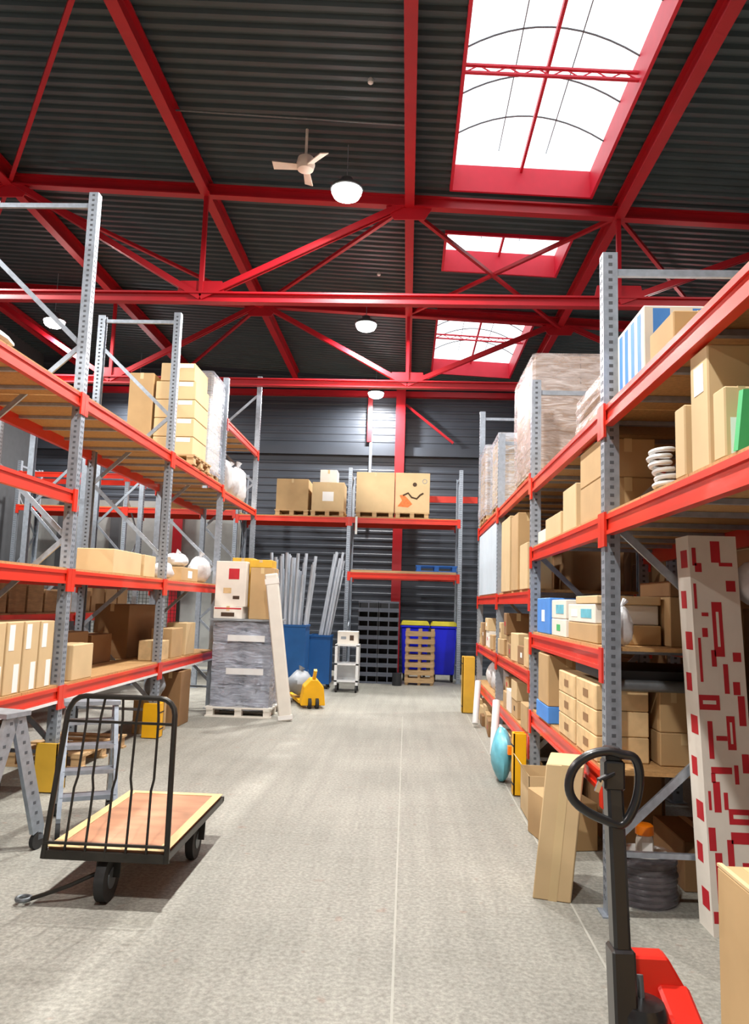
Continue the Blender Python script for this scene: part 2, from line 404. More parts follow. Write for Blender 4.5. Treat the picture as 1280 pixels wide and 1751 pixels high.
# high-bay lamps
def lamp(x, y, z, lab):
    t = T('high_bay_lamp', lab, 'lamp', (x, y, z), 0, 'round high bay lamps')
    MB().lathe([(.06,.16),(.08,.15),(.09,.08),(.2,.04),(.215,0),(.205,-.01)]).build('housing', 'galv_dark', t, smooth=True)
    MB().lathe([(.195,0),(.19,-.05),(.165,-.095),(.11,-.125),(.03,-.135)], n=28).build('lens', 'lamp_lens', t, smooth=True)
    MB().tube([(0,0,.15), (0,0,rz_(x)-z-.02)], .006, 6).build('suspension_cable', 'galv', t)
    ld = bpy.data.lights.new('lamp_light', 'AREA'); ld.shape = 'DISK'; ld.size = .2; ld.energy = LAMP_W; ld.color = (1.0,.97,.92)
    lo = bpy.data.objects.new('lamp_light', ld); C.objects.link(lo); lo.parent = t; lo.location = (0,0,-.14)
for y, lab in ((-.4, 'round lamp overhead just behind the viewer'), (4.4, 'round lamp overhead above the flatbed trolley'), (9.25, 'largest round ceiling lamp, glowing beside the ceiling fan'),
               (14.0, 'round glowing lamp left of the farthest skylight, middle of the centre row'), (18.75, 'smallest round glowing lamp close to the dark back wall')):
    lamp(-.78 if y < 5 else -.91, y, 6.75 if y < 5 else 7.02, lab)
for y, lab in ((-.4, 'round lamp of the left row behind the viewer'), (4.4, 'round lamp of the left row out past the picture edge'), (9.1, 'round lamp of the left row hidden past the left edge'), (14.0, 'round glowing lamp at the left edge behind the rack braces'), (18.75, 'round glowing lamp seen left of the box stack on the rack')):
    lamp(-7.0, y, 7.0, lab)
for y in (6.8, 14.0):
    lamp(5.0, y, 6.5, 'round lamp above the aisle beyond the right racking')
# ceiling fan
t = T('ceiling_fan', 'pale beige ceiling fan with three blades under the dark roof', 'ceiling fan', (-1.42, 9.0, 7.18))
MB().tube([(0,0,.1), (0,0,rz_(-1.42)-7.18)], .018, 8).build('down_rod', 'fan_beige', t)
MB().lathe([(.03,.14),(.1,.12),(.12,.03),(.1,-.04),(.04,-.06)]).build('motor', 'fan_beige', t, smooth=True)
for k, a in enumerate((3.0, 5.2, 1.35)):
    g = MB(); g.prism([(.06,-.045),(.4,-.06),(.42,.055),(.06,.04)], -.006, .006); g.rot(-PI/2+.35, 'X'); g.rot(a+.25, 'Z')
    b = g.build('fan_blade', 'fan_beige', t)
t = T('conduit', 'thin grey conduit strung under the roof above the ceiling fan', 'conduit')
MB().tube([(-3.0, 8.6, rz_(-3.05)-.1), (-.15, 8.6, rz_(-.1)-.14)], .012, 6).build('pipe', 'galv_dark', t)
for x, y, lab in ((-.56, 8.0, 'small white round sensor on the ceiling above the nearest lamp'), (-.65, 13.1, 'small white round sensor on the ceiling between the two trusses')):
    tag(MB().lathe([(.02,.06),(.032,.04),(.032,0),(.02,-.012)], (x, y, rz_(x)-.05)).build('ceiling_sensor', 'white_plastic', smooth=True), lab, 'sensor')

# ------------------------------------------------------------------ pallet racking
def post(t, x, y, h, face, w=.09, d=.06):
    """perforated channel; face=+1: front looks towards +x"""
    g = MB(); g.box(x-w/2, x+w/2, y-d/2-.012, y-d/2, 0, h); g.box(x-w/2, x+w/2, y+d/2, y+d/2+.012, 0, h)
    fx = x+face*w/2; g.box(min(fx, fx-face*.006), max(fx, fx-face*.006), y-d/2, y+d/2, 0, h)
    g.slot(1); z = .08
    while z < h-.03:
        for k in (-.016, .016): g.box(fx-.0015, fx+.0015, y+k-.0055, y+k+.0055, z, z+.022)
        if -2.5 < y < 10:
            g.box(x-.012, x+.012, y-d/2-.0135, y-d/2-.0115, z, z+.02)
        z += .05
    g.slot(0); g.box(x-w/2-.03, x+w/2+.03, y-.07, y+.07, 0, .008)
    g.build('upright_post', ['galv', 'hole'], t)
def rack(label, xf, xb, ys, hs, bays, face, loc=(0,0,0), rz=0, deck='chipboard', name='pallet_rack', bars=True, strip=False):
    """xf: front line, xb: rear line. bays: {i: [levels]}; beam centre heights"""
    t = T(name, label, 'pallet rack', loc, rz)
    lo, hi = min(xf, xb), max(xf, xb)
    for y, h in zip(ys, hs):
        post(t, xf-face*.045, y, h, face); post(t, xb+face*.045, y, h-.05, -face)
        x0 = xf-face*.07; x1 = xb+face*.07; z = .42
        MB().bar((x0, y, h-.12), (x1, y, h-.12), .03, .045).build('horizontal_brace', 'galv', t)
        MB().bar((x0, y, .33), (x1, y, .33), .03, .03).build('horizontal_brace', 'galv', t)
        k = 0
        while z+.9 < h-.1:
            a, b = (x0, x1) if k % 2 == 0 else (x1, x0)
            MB().bar((a, y, z), (b, y, z+.9), .022, .045).build('diagonal_brace', 'galv', t); z += .9; k += 1
    for i, levels in bays.items():
        y0, y1 = ys[i]+.045, ys[i+1]-.045
        for lv in levels:
            z, dk = (lv if isinstance(lv, tuple) else (lv, deck))
            for side, x in ((1, xf), (-1, xb)):
                f = face*side; g = MB(); inn = x-f*.05
                a, b = sorted((x, inn)); g.box(*sorted((x, x-f*.05)), y0, y1, z+.03, z+.06); g.box(*sorted((x, x-f*.05)), y0, y1, z-.06, z-.035)
                g.box(*sorted((x-f*.012, x-f*.05)), y0, y1, z-.036, z+.031)
                bo = g.build('beam', 'rack_red', t)
                if side == 1 and strip and z < 1: MB().box(*sorted((x-f*.002, x+f*.004)), y0+.03, y1-.03, z-.075, z-.05).build('edge_strip', 'white_plastic', bo)
                for yy, s in ((y0, 1), (y1, -1)):
                    MB().box(*sorted((x-f*.004, x+f*.012)), *sorted((yy-s*.043, yy+s*.03)), z-.13, z+.075).build('connector', 'rack_red', bo)
            if dk:
                g = MB(); n = 4; L = (y1-y0+.08)/n
                for k in range(n):
                    ya = y0-.04+k*L; g.box(lo+.02, hi-.02, ya+.004, ya+L-.004, z+.06, z+.082)
                if bars:
                    g.slot(1)
                    for k in range(5):
                        ya = y0+.25+k*(y1-y0-.5)/4; g.box(lo+.05, hi-.05, ya-.02, ya+.02, z+.03, z+.058)
                g.build('shelf_board', [dk, 'galv'], t)
    return t
YL = [-1.35, 1.35, 4.05, 6.75, 9.45, 12.15, 14.85]
LX, LXB = -3.03, -4.12
rack('long pallet rack with red beams and grey posts along the left side of the aisle', LX, LXB, YL, [5.5,5.5,5.5,5.52,5.4,5.35,6.2],
     {0:[.83,1.86,3.48], 1:[.83,1.86,3.48], 2:[.83,1.86,(2.58,None),3.48], 3:[.83,1.86,3.48], 4:[.83,1.86,3.48], 5:[3.42,4.6]}, 1, strip=True)
YR = [-.8, 1.9, 4.6, 7.3, 10.0, 12.7]
RX, RXB = 1.165, 2.26
rack('long pallet rack with red beams and grey posts along the right side of the aisle', RX, RXB, YR, [3.9,3.9,3.92,3.92,4.0,5.0],
     {0:[2.21,2.87], 1:[2.21,2.87], 2:[.70,1.41,2.21,2.87], 3:[.45,1.05,1.81,2.93], 4:[.45,1.05,1.81,2.93]}, -1)
# back rack, across the hall
def rack_x(label, yf, yb, xs, h, bays):
    # built along y, then turned so its front looks at -y (towards the viewer)
    t = rack(label, -yf, -yb, xs, [h]*len(xs), bays, 1, bars=False)
    t.rotation_euler = (0, 0, -PI/2)
    return t
# rotation by -90 deg: (x,y)->(y,-x): local y = world x, local x = -world y
rack_x('pallet rack with red beams standing across the hall at the back wall', 17.3, 18.4, [-9.2,-6.6,-4.0,-1.37,1.18], 4.82,
       {3:[(2.35,None),3.6], 2:[3.6], 1:[3.7,(4.5,None)], 0:[3.7,(4.5,None)]})
rack('second pallet rack standing behind the tall left rack', -5.3, -6.3, [4.05, 6.75, 9.45, 12.15, 14.85], [4.6]*5,
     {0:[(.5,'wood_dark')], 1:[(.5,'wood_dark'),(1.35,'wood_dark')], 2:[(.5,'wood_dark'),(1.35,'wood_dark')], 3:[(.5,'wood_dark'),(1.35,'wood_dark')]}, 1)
rack('second pallet rack standing in the dark behind the right rack', 2.45, 3.4, [1.9, 4.6, 7.3, 10.0, 12.7], [3.8]*5,
     {0:[.7,1.7,2.7], 1:[.7,1.7,2.7], 2:[.7,1.7,2.7], 3:[.7,1.7,2.7]}, -1)
# wire mesh partition and pale wall posts, far left
t = T('wire_fence', 'dark wire mesh fence panel standing behind the left racks', 'fence', (0, 15.6, 0))
for x in (-9.8, -8.1, -6.4, -4.7): MB().box(x-.03, x+.03, -.03, .03, 0, 2.2).build('fence_post', 'black_steel', t)
g = MB()
for k in range(68): g.box(-9.8+k*.075-.004, -9.8+k*.075+.004, -.004, .004, .1, 2.15)
for k in range(28): g.box(-9.8, -4.7, -.009, -.003, .1+k*.075, .108+k*.075)
g.build('wire_mesh', 'black_steel', t)
for x, lab in ((-9.0, 'dark grey wall post behind the left racks, nearest the left wall'), (-7.6, 'dark grey wall post behind the left racks, second from the left')):
    tag(MB().box(x-.12, x+.12, YB-.3, YB-.16, 0, 4.2).build('wall_post', 'wall_dark'), lab, 'wall post')

# ------------------------------------------------------------------ goods
def carton(label, x0, x1, y0, y1, z0, z1, m='carton', rz=0, name='cardboard_box', cat='box', group=None, tape='tape', sticker=None, seam=True, flaps=False, marks=None):
    cx, cy = (x0+x1)/2, (y0+y1)/2; sx, sy, h = x1-x0, y1-y0, z1-z0
    t = T(name, label, cat, (cx, cy, z0), rz, group)
    g = MB()
    if flaps:
        e = .005
        g.box(-sx/2, sx/2, -sy/2, sy/2, 0, e)
        for a in (-1, 1):
            g.box(*sorted((a*sx/2, a*(sx/2-e))), -sy/2, sy/2, 0, h); g.box(-sx/2, sx/2, *sorted((a*sy/2, a*(sy/2-e))), 0, h)
        g.build('body', m, t)
        for a in (-1, 1):
            MB().bar((a*sx/2, -sy/2, h), (a*(sx/2+.3*min(sx, .3)), -sy/2, h+.04), .004, .004)
            g = MB(); o_ = a*sx/2; f = .35*min(sx, .5)
            g.add([(o_,-sy/2,h),(o_,sy/2,h),(o_+a*f*.5,sy/2,h+f*.8),(o_+a*f*.5,-sy/2,h+f*.8),
                   (o_+a*.004,-sy/2,h-.004),(o_+a*.004,sy/2,h-.004),(o_+a*(f*.5+.004),sy/2,h+f*.8-.002),(o_+a*(f*.5+.004),-sy/2,h+f*.8-.002)],
                  [(0,1,2,3),(7,6,5,4),(0,4,5,1),(1,5,6,2),(2,6,7,3),(3,7,4,0)])
            g.build('flap', m, t)
    else:
        g.box(-sx/2, sx/2, -sy/2, sy/2, 0, h); g.build('body', m, t, bevel=min(.006, h*.1))
    if tape and not flaps:
        g = MB(); tw = min(.05, sx*.2)
        g.box(-tw/2, tw/2, -sy/2-.0015, sy/2+.0015, h-.0005, h+.0015)
        for a in (-1, 1): g.box(-tw/2, tw/2, *sorted((a*(sy/2+.0015), a*(sy/2-.0005))), h-min(.09, h*.35), h+.001)
        g.build('tape', tape, t)
    if sticker:     # list of (face, u, v, w, h, material)
        for (f, u, v, sw, sh, mm) in sticker:
            g = MB(); e = .002
            if f == 'f': g.box(-sx/2+u*sx-sw/2, -sx/2+u*sx+sw/2, -sy/2-e, -sy/2+.0005, v*h-sh/2, v*h+sh/2)
            elif f == 'l': g.box(-sx/2-e, -sx/2+.0005, -sy/2+u*sy-sw/2, -sy/2+u*sy+sw/2, v*h-sh/2, v*h+sh/2)
            else: g.box(sx/2-.0005, sx/2+e, -sy/2+u*sy-sw/2, -sy/2+u*sy+sw/2, v*h-sh/2, v*h+sh/2)
            g.build('sticker', mm, t)
    return t
def pallet(label, cx, cy, z, sx=1.0, sy=.8, m='plank', rz=0, parent=None, name='wooden_pallet', group=None):
    if parent: t = bpy.data.objects.new('pallet', None); C.objects.link(t); t.parent = parent; t.location = (cx, cy, z)
    else: t = T(name, label, 'pallet', (cx, cy, z), rz, group)
    for k in range(5):
        w_ = .1 if k % 2 else .14; yy = -sy/2+.07+k*(sy-.14)/4; MB().box(-sx/2, sx/2, yy-w_/2, yy+w_/2, .122, .144).build('deck_board', m, t)
    for k in (-1,0,1): MB().box(k*(sx/2-.07)-.05, k*(sx/2-.07)+.05, -sy/2, sy/2, .1, .122).build('stringer', m, t)
    for a in (-1,0,1):
        for b in (-1,0,1): MB().box(a*(sx/2-.07)-.05, a*(sx/2-.07)+.05, b*(sy/2-.07)-.06, b*(sy/2-.07)+.06, .022, .1).build('block', m, t)
    for b in (-1,0,1): MB().box(-sx/2, sx/2, b*(sy/2-.05)-.05, b*(sy/2-.05)+.05, 0, .022).build('bottom_board', m, t)
    return t
def wrapped_pallet(label, x0, x1, y0, y1, z0, z1, tiers=5, nx=2, m='carton', wr='wrap'):
    cx, cy = (x0+x1)/2, (y0+y1)/2; sx, sy = x1-x0, y1-y0; h = z1-z0
    t = T('wrapped_pallet_load', label, 'wrapped pallet', (cx, cy, z0))
    pallet('', 0, 0, 0, sx, sy, parent=t)
    th = (h-.15)/tiers
    for k in range(tiers):
        for i in range(nx):
            for j in range(2):
                xa = -sx/2+.02+i*(sx-.04)/nx; ya = -sy/2+.02+j*(sy-.04)/2
                MB().box(xa+.003, xa+(sx-.04)/nx-.003, ya+.003, ya+(sy-.04)/2-.003, .147+k*th, .147+(k+1)*th-.006).build('carton', m, t)
    g = MB(); n = 8; rings = []
    rnd = random.Random(int(cx*100)+int(cy*10))
    for k in range(n+1):
        z = .06+(h-.05)*k/n; e = .006+rnd.uniform(0, .012); X, Y_ = sx/2+e, sy/2+e; c = .03
        rings.append([(-X+c,-Y_,z),(0,-Y_+rnd.uniform(-.004,.008),z),(X-c,-Y_,z),(X,-Y_+c,z),(X,0,z),(X,Y_-c,z),(X-c,Y_,z),(-X+c,Y_,z),(-X,Y_-c,z),(-X-rnd.uniform(-.004,.01),0,z),(-X,-Y_+c,z)])
    L = len(rings[0]); vs = [v for r in rings for v in r]
    fs = [(i*L+k, i*L+(k+1) % L, (i+1)*L+(k+1) % L, (i+1)*L+k) for i in range(n) for k in range(L)]+[tuple(n*L+k for k in range(L))]
    g.add(vs, fs); g.build('stretch_wrap', wr, t)
    return t
def bag(label, c, r, m='bag_white', name='plastic_bag', seed=1, group=None):
    t = T(name, label, 'bag', (c[0], c[1], c[2]), 0, group)
    MB().blob((0,0,r[2]), r, seed, .1).build('body', m, t, smooth=True)
    MB().tube([(0,0,r[2]*1.9), (.01,0,r[2]*2.1), (.03,.01,r[2]*2.3)], [r[0]*.12, r[0]*.16, r[0]*.3], 8).build('tied_neck', m, t, smooth=True)
    return t
def guard(x, y, face, label, col='yellow', h=.42, w_=.1):
    t = T('post_guard', label, 'post guard', (x, y, 0), 0, 'yellow post guards')
    g = MB(); d = .75*w_
    g.box(-w_, w_, -d*1.3, -d, .009, h); g.box(-w_, w_, d, d*1.3, .009, h); g.box(*sorted((face*w_, face*(w_-.02))), -d*1.3, d*1.3, .009, h)
    g.build('shell', col, t, bevel=.004)
    for z in (.1, h-.12): MB().box(*sorted((face*(w_-.01), face*(w_+.003))), -d*1.3-.003, d*1.3+.003, z, z+.014).build('strap', 'rubber', t)
    
    return t
guard(-3.075, 6.75, 1, 'yellow guard on the nearest left rack post, behind the grey steps', 'yellow_dull')
guard(-3.075, 9.45, 1, 'bright yellow guard on the left rack post seen through the trolley cage')
guard(1.07, 7.3, -1, 'yellow guard on the right rack post beside the turquoise roll', 'yellow', .56, .06)
guard(1.03, 12.7, -1, 'tall dull yellow guard at the far end of the right rack', 'yellow_dull', .9)

# ---- right rack, top level (board top 2.952)
Z = 2.954
t = carton('white and blue striped carton on top of the right rack beside the tall grey post', 1.23, 2.15, 3.98, 4.48, Z, 3.34, 'carton_white', tape=None)
for (xa, xb) in ((.05,.14),(.26,.38),(.55,.64),(.75,.82)):
    g = MB(); g.box(-.46+xa, -.46+xb, -.252, -.249, .01, .37); g.build('blue_stripe', 'blue_box', t)
g = MB()
for ya in (-.2, -.08, .04, .15): g.box(-.4615, -.4595, ya, ya+.06, .02, .36)
g.build('blue_stripe', 'blue_box', t)
carton('brown box on top of the right rack in front of the blue striped carton', 1.22, 1.5, 3.5, 3.85, Z, 3.12, 'carton')

wrapped_pallet('big clear wrapped pallet of brown cartons on top of the right rack', 1.24, 2.2, 7.62, 8.95, 3.015, 4.3, 5, 2, 'carton_taupe')
wrapped_pallet('smaller wrapped pallet on top of the right rack behind the big one', 1.2, 2.1, 10.15, 11.2, 3.015, 4.05, 4, 2, 'carton_light', 'wrap_silver')
wrapped_pallet('farthest wrapped pallet on top of the right rack', 1.15, 2.1, 11.4, 12.5, 3.015, 4.15, 4, 2, 'carton', 'wrap_silver')
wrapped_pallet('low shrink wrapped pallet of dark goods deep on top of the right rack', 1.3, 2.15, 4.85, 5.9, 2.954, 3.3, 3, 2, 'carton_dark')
# ---- right rack, middle level (board top 2.292)
Z = 2.294
carton('tallest upright carton under the top shelf of the right rack, near the green sheet', 1.2, 1.75, 3.06, 3.25, Z, 2.80, 'carton_light', sticker=[('l',.5,.75,.1,.12,'paper')])
carton('brown carton behind the tallest upright one, right rack middle shelf', 1.45, 2.1, 3.45, 3.9, Z, 2.62, 'carton_dark')
carton('short upright carton with a white label left of the tallest upright carton', 1.19, 1.34, 3.30, 3.42, Z, 2.61, 'carton_light', sticker=[('f',.5,.35,.06,.14,'paper')])
carton('short upright carton with white label behind the green sheet', 1.19, 1.32, 2.88, 2.99, Z, 2.57, 'carton_light', sticker=[('f',.35,.3,.05,.14,'paper')])
g = MB()
g.prism([(0,0),(.32,.02),(.34,.25),(.3,.27),(.3,.52),(.24,.5),(.22,.3),(.12,.28),(.1,.24),(.03,.23)], -.012, .012); g.rot(.25, 'Z')
t = g.build('folded_sheet', 'green'); t.location = (1.18, 2.77, Z); tag(t, 'bright green folded plastic sheet at the right edge on the middle shelf', 'plastic sheet')
# coiled white strap
g = MB(); pts = []
for k in range(90): a = k/90*2*PI*6; pts.append((.05*math.cos(a)+.018*math.sin(k/14), .05*math.sin(a), .02+k/90*.2))
g.tube(pts, .012, 8); t = g.build('coiled_hose', 'white_plastic', smooth=True); t.location = (1.26, 3.80, Z); tag(t, 'white spiral hose standing on the middle shelf of the right rack', 'hose')
carton('large brown box on the middle shelf beside the tall grey post, lower of two', 1.2, 1.54, 4.78, 5.35, Z, 2.54, 'carton')
carton('large brown box on the middle shelf beside the tall grey post, upper of two', 1.2, 1.54, 4.78, 5.35, 2.542, 2.79, 'carton')
carton('medium brown box on the middle shelf left of the large stacked boxes', 1.2, 1.6, 5.5, 5.95, Z, 2.62, 'carton_light')
carton('low brown box on the middle shelf farther left of the large stacked boxes', 1.2, 1.6, 6.05, 6.7, Z, 2.48, 'carton_light')
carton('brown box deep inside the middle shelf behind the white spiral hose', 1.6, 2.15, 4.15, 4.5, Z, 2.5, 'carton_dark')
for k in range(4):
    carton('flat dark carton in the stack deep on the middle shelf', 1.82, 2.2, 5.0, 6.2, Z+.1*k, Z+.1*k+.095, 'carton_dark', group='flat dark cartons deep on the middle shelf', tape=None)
carton('brown box on the middle shelf next to the second right post', 1.22, 1.6, 6.75, 7.2, Z, 2.42, 'carton_white')
# ---- right rack, level 1.41 (board top 1.492)
Z = 1.494
carton('white flat carton with pale blue print on the printed stack, right rack', 1.2, 1.6, 4.95, 5.75, 1.62, 1.745, 'carton_white', tape=None, sticker=[('l',.3,.5,.3,.06,'turquoise'),('l',.75,.5,.2,.05,'paper')])
carton('brown flat carton carrying the white carton with pale blue print', 1.2, 1.6, 4.9, 5.75, Z, 1.618, 'carton')
carton('brown flat carton lying on the white carton near the right rack post', 1.2, 1.6, 4.9, 5.5, 1.747, 1.80, 'carton_light')
carton('white carton with a green mark on the printed shelf of the right rack', 1.2, 1.6, 5.85, 6.4, Z, 1.63, 'carton_white', tape=None, sticker=[('l',.5,.5,.14,.05,'green')])
carton('light carton lying on top of the white carton with a green mark', 1.2, 1.6, 5.85, 6.4, 1.632, 1.78, 'carton_white', sticker=[('l',.4,.5,.3,.07,'turquoise')])
carton('blue carton at the end of the printed shelf by the second right post', 1.2, 1.6, 6.5, 7.1, Z, 1.8, 'blue_box', tape=None, sticker=[('l',.5,.5,.14,.1,'paper')])
carton('brown box with a sunlit corner behind the nearest right post, above the black shelf', 1.62, 2.2, 4.8, 5.4, Z, 1.8, 'carton')
carton('orange brown lid box on the sunlit box behind the nearest right post', 1.62, 2.2, 4.8, 5.4, 1.802, 1.9, 'carton_dark')
bag('white crumpled bag behind the nearest right post above the black shelf', (1.3, 4.72, Z), (.07,.06,.12), seed=5)
# ---- right rack, level .70 (board top .782)
Z = .784
carton('blue flat box under the tall brown box on the lower right shelf', 1.16, 1.52, 6.35, 6.9, Z, .92, 'blue_box', tape=None, sticker=[('f',.55,.5,.06,.05,'paper')])
carton('tall plain brown box standing on the blue flat box, lower right shelf', 1.16, 1.5, 6.35, 6.8, .922, 1.33, 'carton', sticker=[('f',.5,.35,.16,.008,'ink')])
for k in range(3):
    for j in range(2):
        lab = 'tan printed carton on the lower right shelf, %s tier, %s' % (['bottom','middle','top'][k], 'beside the post' if j == 0 else 'beside the plain box')
        carton(lab, 1.18, 1.5, 4.85+.6*j, 5.4+.6*j, Z+.155*k, Z+.155*k+.152, 'cardboard_print', sticker=[('l',.5,.5,.14,.05,'carton_dark')])
carton('brown box seen behind the nearest right post under the black shelf, lower left', 1.55, 1.85, 4.8, 5.3, Z, .98, 'carton', sticker=[('f',.75,.6,.08,.06,'paper')])
carton('brown box seen behind the nearest right post under the black shelf, upper left', 1.55, 1.72, 4.8, 5.3, .982, 1.25, 'carton')
carton('brown box with white label beside the red printed carton, lower shelf', 1.87, 2.2, 4.8, 5.3, Z, .98, 'carton', sticker=[('f',.5,.6,.08,.08,'paper')])
carton('open small box on the lower shelf left of the red printed carton', 1.76, 2.1, 4.8, 5.2, .982, 1.15, 'carton_light', flaps=True)
tag(MB().tube([(1.25, 4.74, 1.26), (2.1, 4.74, 1.26)], .035, 10).build('steel_tube', 'galv_dark', smooth=True), 'dark steel tube lying across the rack behind the nearest right post', 'tube') 
tag(MB().box(1.22, 2.2, 4.78, 5.6, 1.28, 1.345).build('shelf_underside', 'black_plastic'), 'black slab added as the dark underside of the printed shelf, right rack', 'panel')  # added black slab, stands for the dark underside of the shelf above
# ---- right floor
g = MB(); g.box(-.03,.03,-.16,.16,0,0)
t = T('flat_carton', 'tall flat brown carton leaning on the right rack behind the pallet truck handle', 'box', (1.01, 4.93, 0), 0)
g = MB(); g.box(-.18, .04, -.2, .2, 0, .78); g.v = [(x+.1*z, y, z) for x, y, z in g.v]; g.rot(-.25); g.build('body', 'carton_light', t, bevel=.006)
g = MB(); g.box(-.09, -.04, -.2015, -.199, 0, .78); g.v = [(x+.1*z, y, z) for x, y, z in g.v]; g.rot(-.25); g.build('tape', 'tape', t)
carton('crushed brown box on the floor left of the leaning flat carton', 1.02, 1.36, 5.7, 6.2, 0, .33, 'carton', rz=.2)
carton('open tan box on the floor behind the crushed one', 1.02, 1.36, 6.4, 6.85, 0, .36, 'carton_light', flaps=True)
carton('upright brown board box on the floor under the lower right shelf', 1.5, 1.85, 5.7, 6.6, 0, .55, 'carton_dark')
t = T('wrapped_roll', 'turquoise plastic wrapped roll leaning beside the yellow guard', 'roll', (.98, 7.85, 0))
MB().blob((0,0,.26), (.1,.2,.26), 3, .05).build('body', 'turquoise', t, smooth=True)
MB().box(.03, .09, -.26, -.19, .30, .38).build('tag', 'orange', t)
# cable coil and bottle
t = T('cable_coil', 'dark cable coil wrapped in clear film on the floor', 'cable coil', (1.46, 4.86, 0))
g = MB()
for k in range(7):
    for R_ in (.175, .145): g.torus((0,0,.02+k*.036), R_+.004*math.sin(k*2.1), .019, n=28, m=7)
g.build('cable_loops', 'cable', t, smooth=True)
g = MB(); g.lathe([(.1,.0),(.2,.0),(.205,.13),(.198,.265),(.1,.27),(.095,.13),(.1,0)], n=28); g.build('film_wrap', 'film', t, smooth=True)
MB().lathe([(.0,.268),(.14,.27),(.14,.276),(.0,.278)], n=20).build('paper_label', 'paper', t)
t = T('bottle', 'plastic bottle with an orange cap standing on the cable coil', 'bottle', (1.45, 4.80, .279))
MB().lathe([(.045,0),(.052,.01),(.052,.07),(.045,.1),(.04,.11)], n=18).build('body', 'bottle_pet', t, smooth=True)
MB().lathe([(.048,.108),(.054,.112),(.052,.16),(.04,.17),(.01,.172)], n=18).build('cap', 'orange', t, smooth=True)
MB().box(-.03,.03,-.054,-.05,.02,.075).build('label', 'paper', t)
# floor boxes behind coil
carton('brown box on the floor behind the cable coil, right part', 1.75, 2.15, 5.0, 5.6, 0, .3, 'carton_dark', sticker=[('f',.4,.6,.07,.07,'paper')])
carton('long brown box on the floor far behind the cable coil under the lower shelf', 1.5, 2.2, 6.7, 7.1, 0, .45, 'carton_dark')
# tall white carton with red print
t = T('printed_carton', 'tall white carton covered in red rectangular print standing by the right rack', 'box', (1.755, 4.45, 0), 0)
g = MB(); g.box(-.2, .2, -.1, .1, 0, 2.14); g.slot(1)
rnd = random.Random(11)
def rect(u, z, w_, h_, fill=True):
    e = .1015; w_ *= 1.12; u = max(-.195+w_/2, min(.195-w_/2, u)); g.slot(1); g.box(u-w_/2, u+w_/2, -e, -e+.001, z-h_/2, z+h_/2)
    if fill:
        g.slot(2)
        if w_ > h_: g.box(u-w_*.32, u+w_*.32, -e-.0008, -e, z-h_*.12, z+h_*.14)
        else: g.box(u-w_*.12, u+w_*.14, -e-.0008, -e, z-h_*.32, z+h_*.32)
for (u, z, w_, h_, f) in ((-.16,2.02,.03,.1,0),(-.13,1.96,.05,.05,0),(.02,2.05,.07,.12,0),(.1,1.98,.1,.02,0),(.13,1.86,.07,.06,0),(.0,1.62,.075,.3,1),(-.1,1.7,.05,.02,0),(-.11,1.6,.04,.05,0),(-.05,1.46,.035,.09,0),
        (.14,1.47,.06,.05,0),(.04,1.35,.035,.16,0),(.12,1.3,.05,.07,0),(-.13,1.22,.15,.08,1),(.15,1.18,.05,.16,0),(-.12,1.02,.035,.2,0),(.05,1.06,.06,.18,1),(-.03,1.03,.08,.025,0),(-.05,.86,.15,.035,0),(.07,.84,.03,.1,0),
        (-.1,.72,.05,.16,0),(-.03,.70,.03,.09,0),(.08,.62,.17,.08,1),(.08,.51,.16,.06,0),(-.16,.5,.05,.12,0),(-.12,.3,.05,.26,1),(-.02,.42,.045,.16,0),(.1,.36,.06,.05,0),(.02,.16,.065,.28,1),(-.15,.1,.07,.06,0),(.13,.12,.06,.05,0),
        (-.12,.82,.03,.05,0),(.15,.9,.05,.1,0),(-.16,1.45,.02,.24,0),(-.17,1.8,.02,.14,0),(-.16,.7,.02,.1,0),(-.1,.07,.05,.1,0)):
    rect(u, z, w_, h_, f)
for k in range(9): g.slot(1); zz = .12+k*.23; g.box(-.2015, -.2, -.07+.05*(k % 2), .03+.03*(k % 2), zz, zz+.1)
g.v = [(x*.66-.045*(z-1.07), y, z) for x, y, z in g.v]
g.build('body', ['carton_white', 'red_print', 'carton_white'], t)
t = T('tall_carton', 'tall brown carton standing right of the white carton with red print', 'box', (2.05, 4.40, 0), 0)
MB().box(-.11, .12, -.12, .12, 0, 1.74).build('body', 'carton_dark', t, bevel=.005)
MB().box(-.02, .03, -.1215, -.119, 0, 1.74).build('tape', 'tape', t)
bag('white padded bag on top of the tall brown carton at the right edge', (2.01, 4.40, 1.741), (.15,.12,.14), seed=9)
# big brown box, bottom right
t = T('large_flat_carton', 'large plain brown flat carton standing on edge at the bottom right corner', 'box', (1.02, 1.75, 0))
MB().box(-.085, .085, -.65, .65, 0, .965).build('body', 'carton', t, bevel=.006)
MB().box(-.02, .03, -.63, .63, .9645, .9675).build('tape', 'tape', t)
g = MB()
for a in (-.085, .07): g.box(a, a+.015, -.65, .65, .964, .972)
g.build('rim_fold', 'carton_light', t)
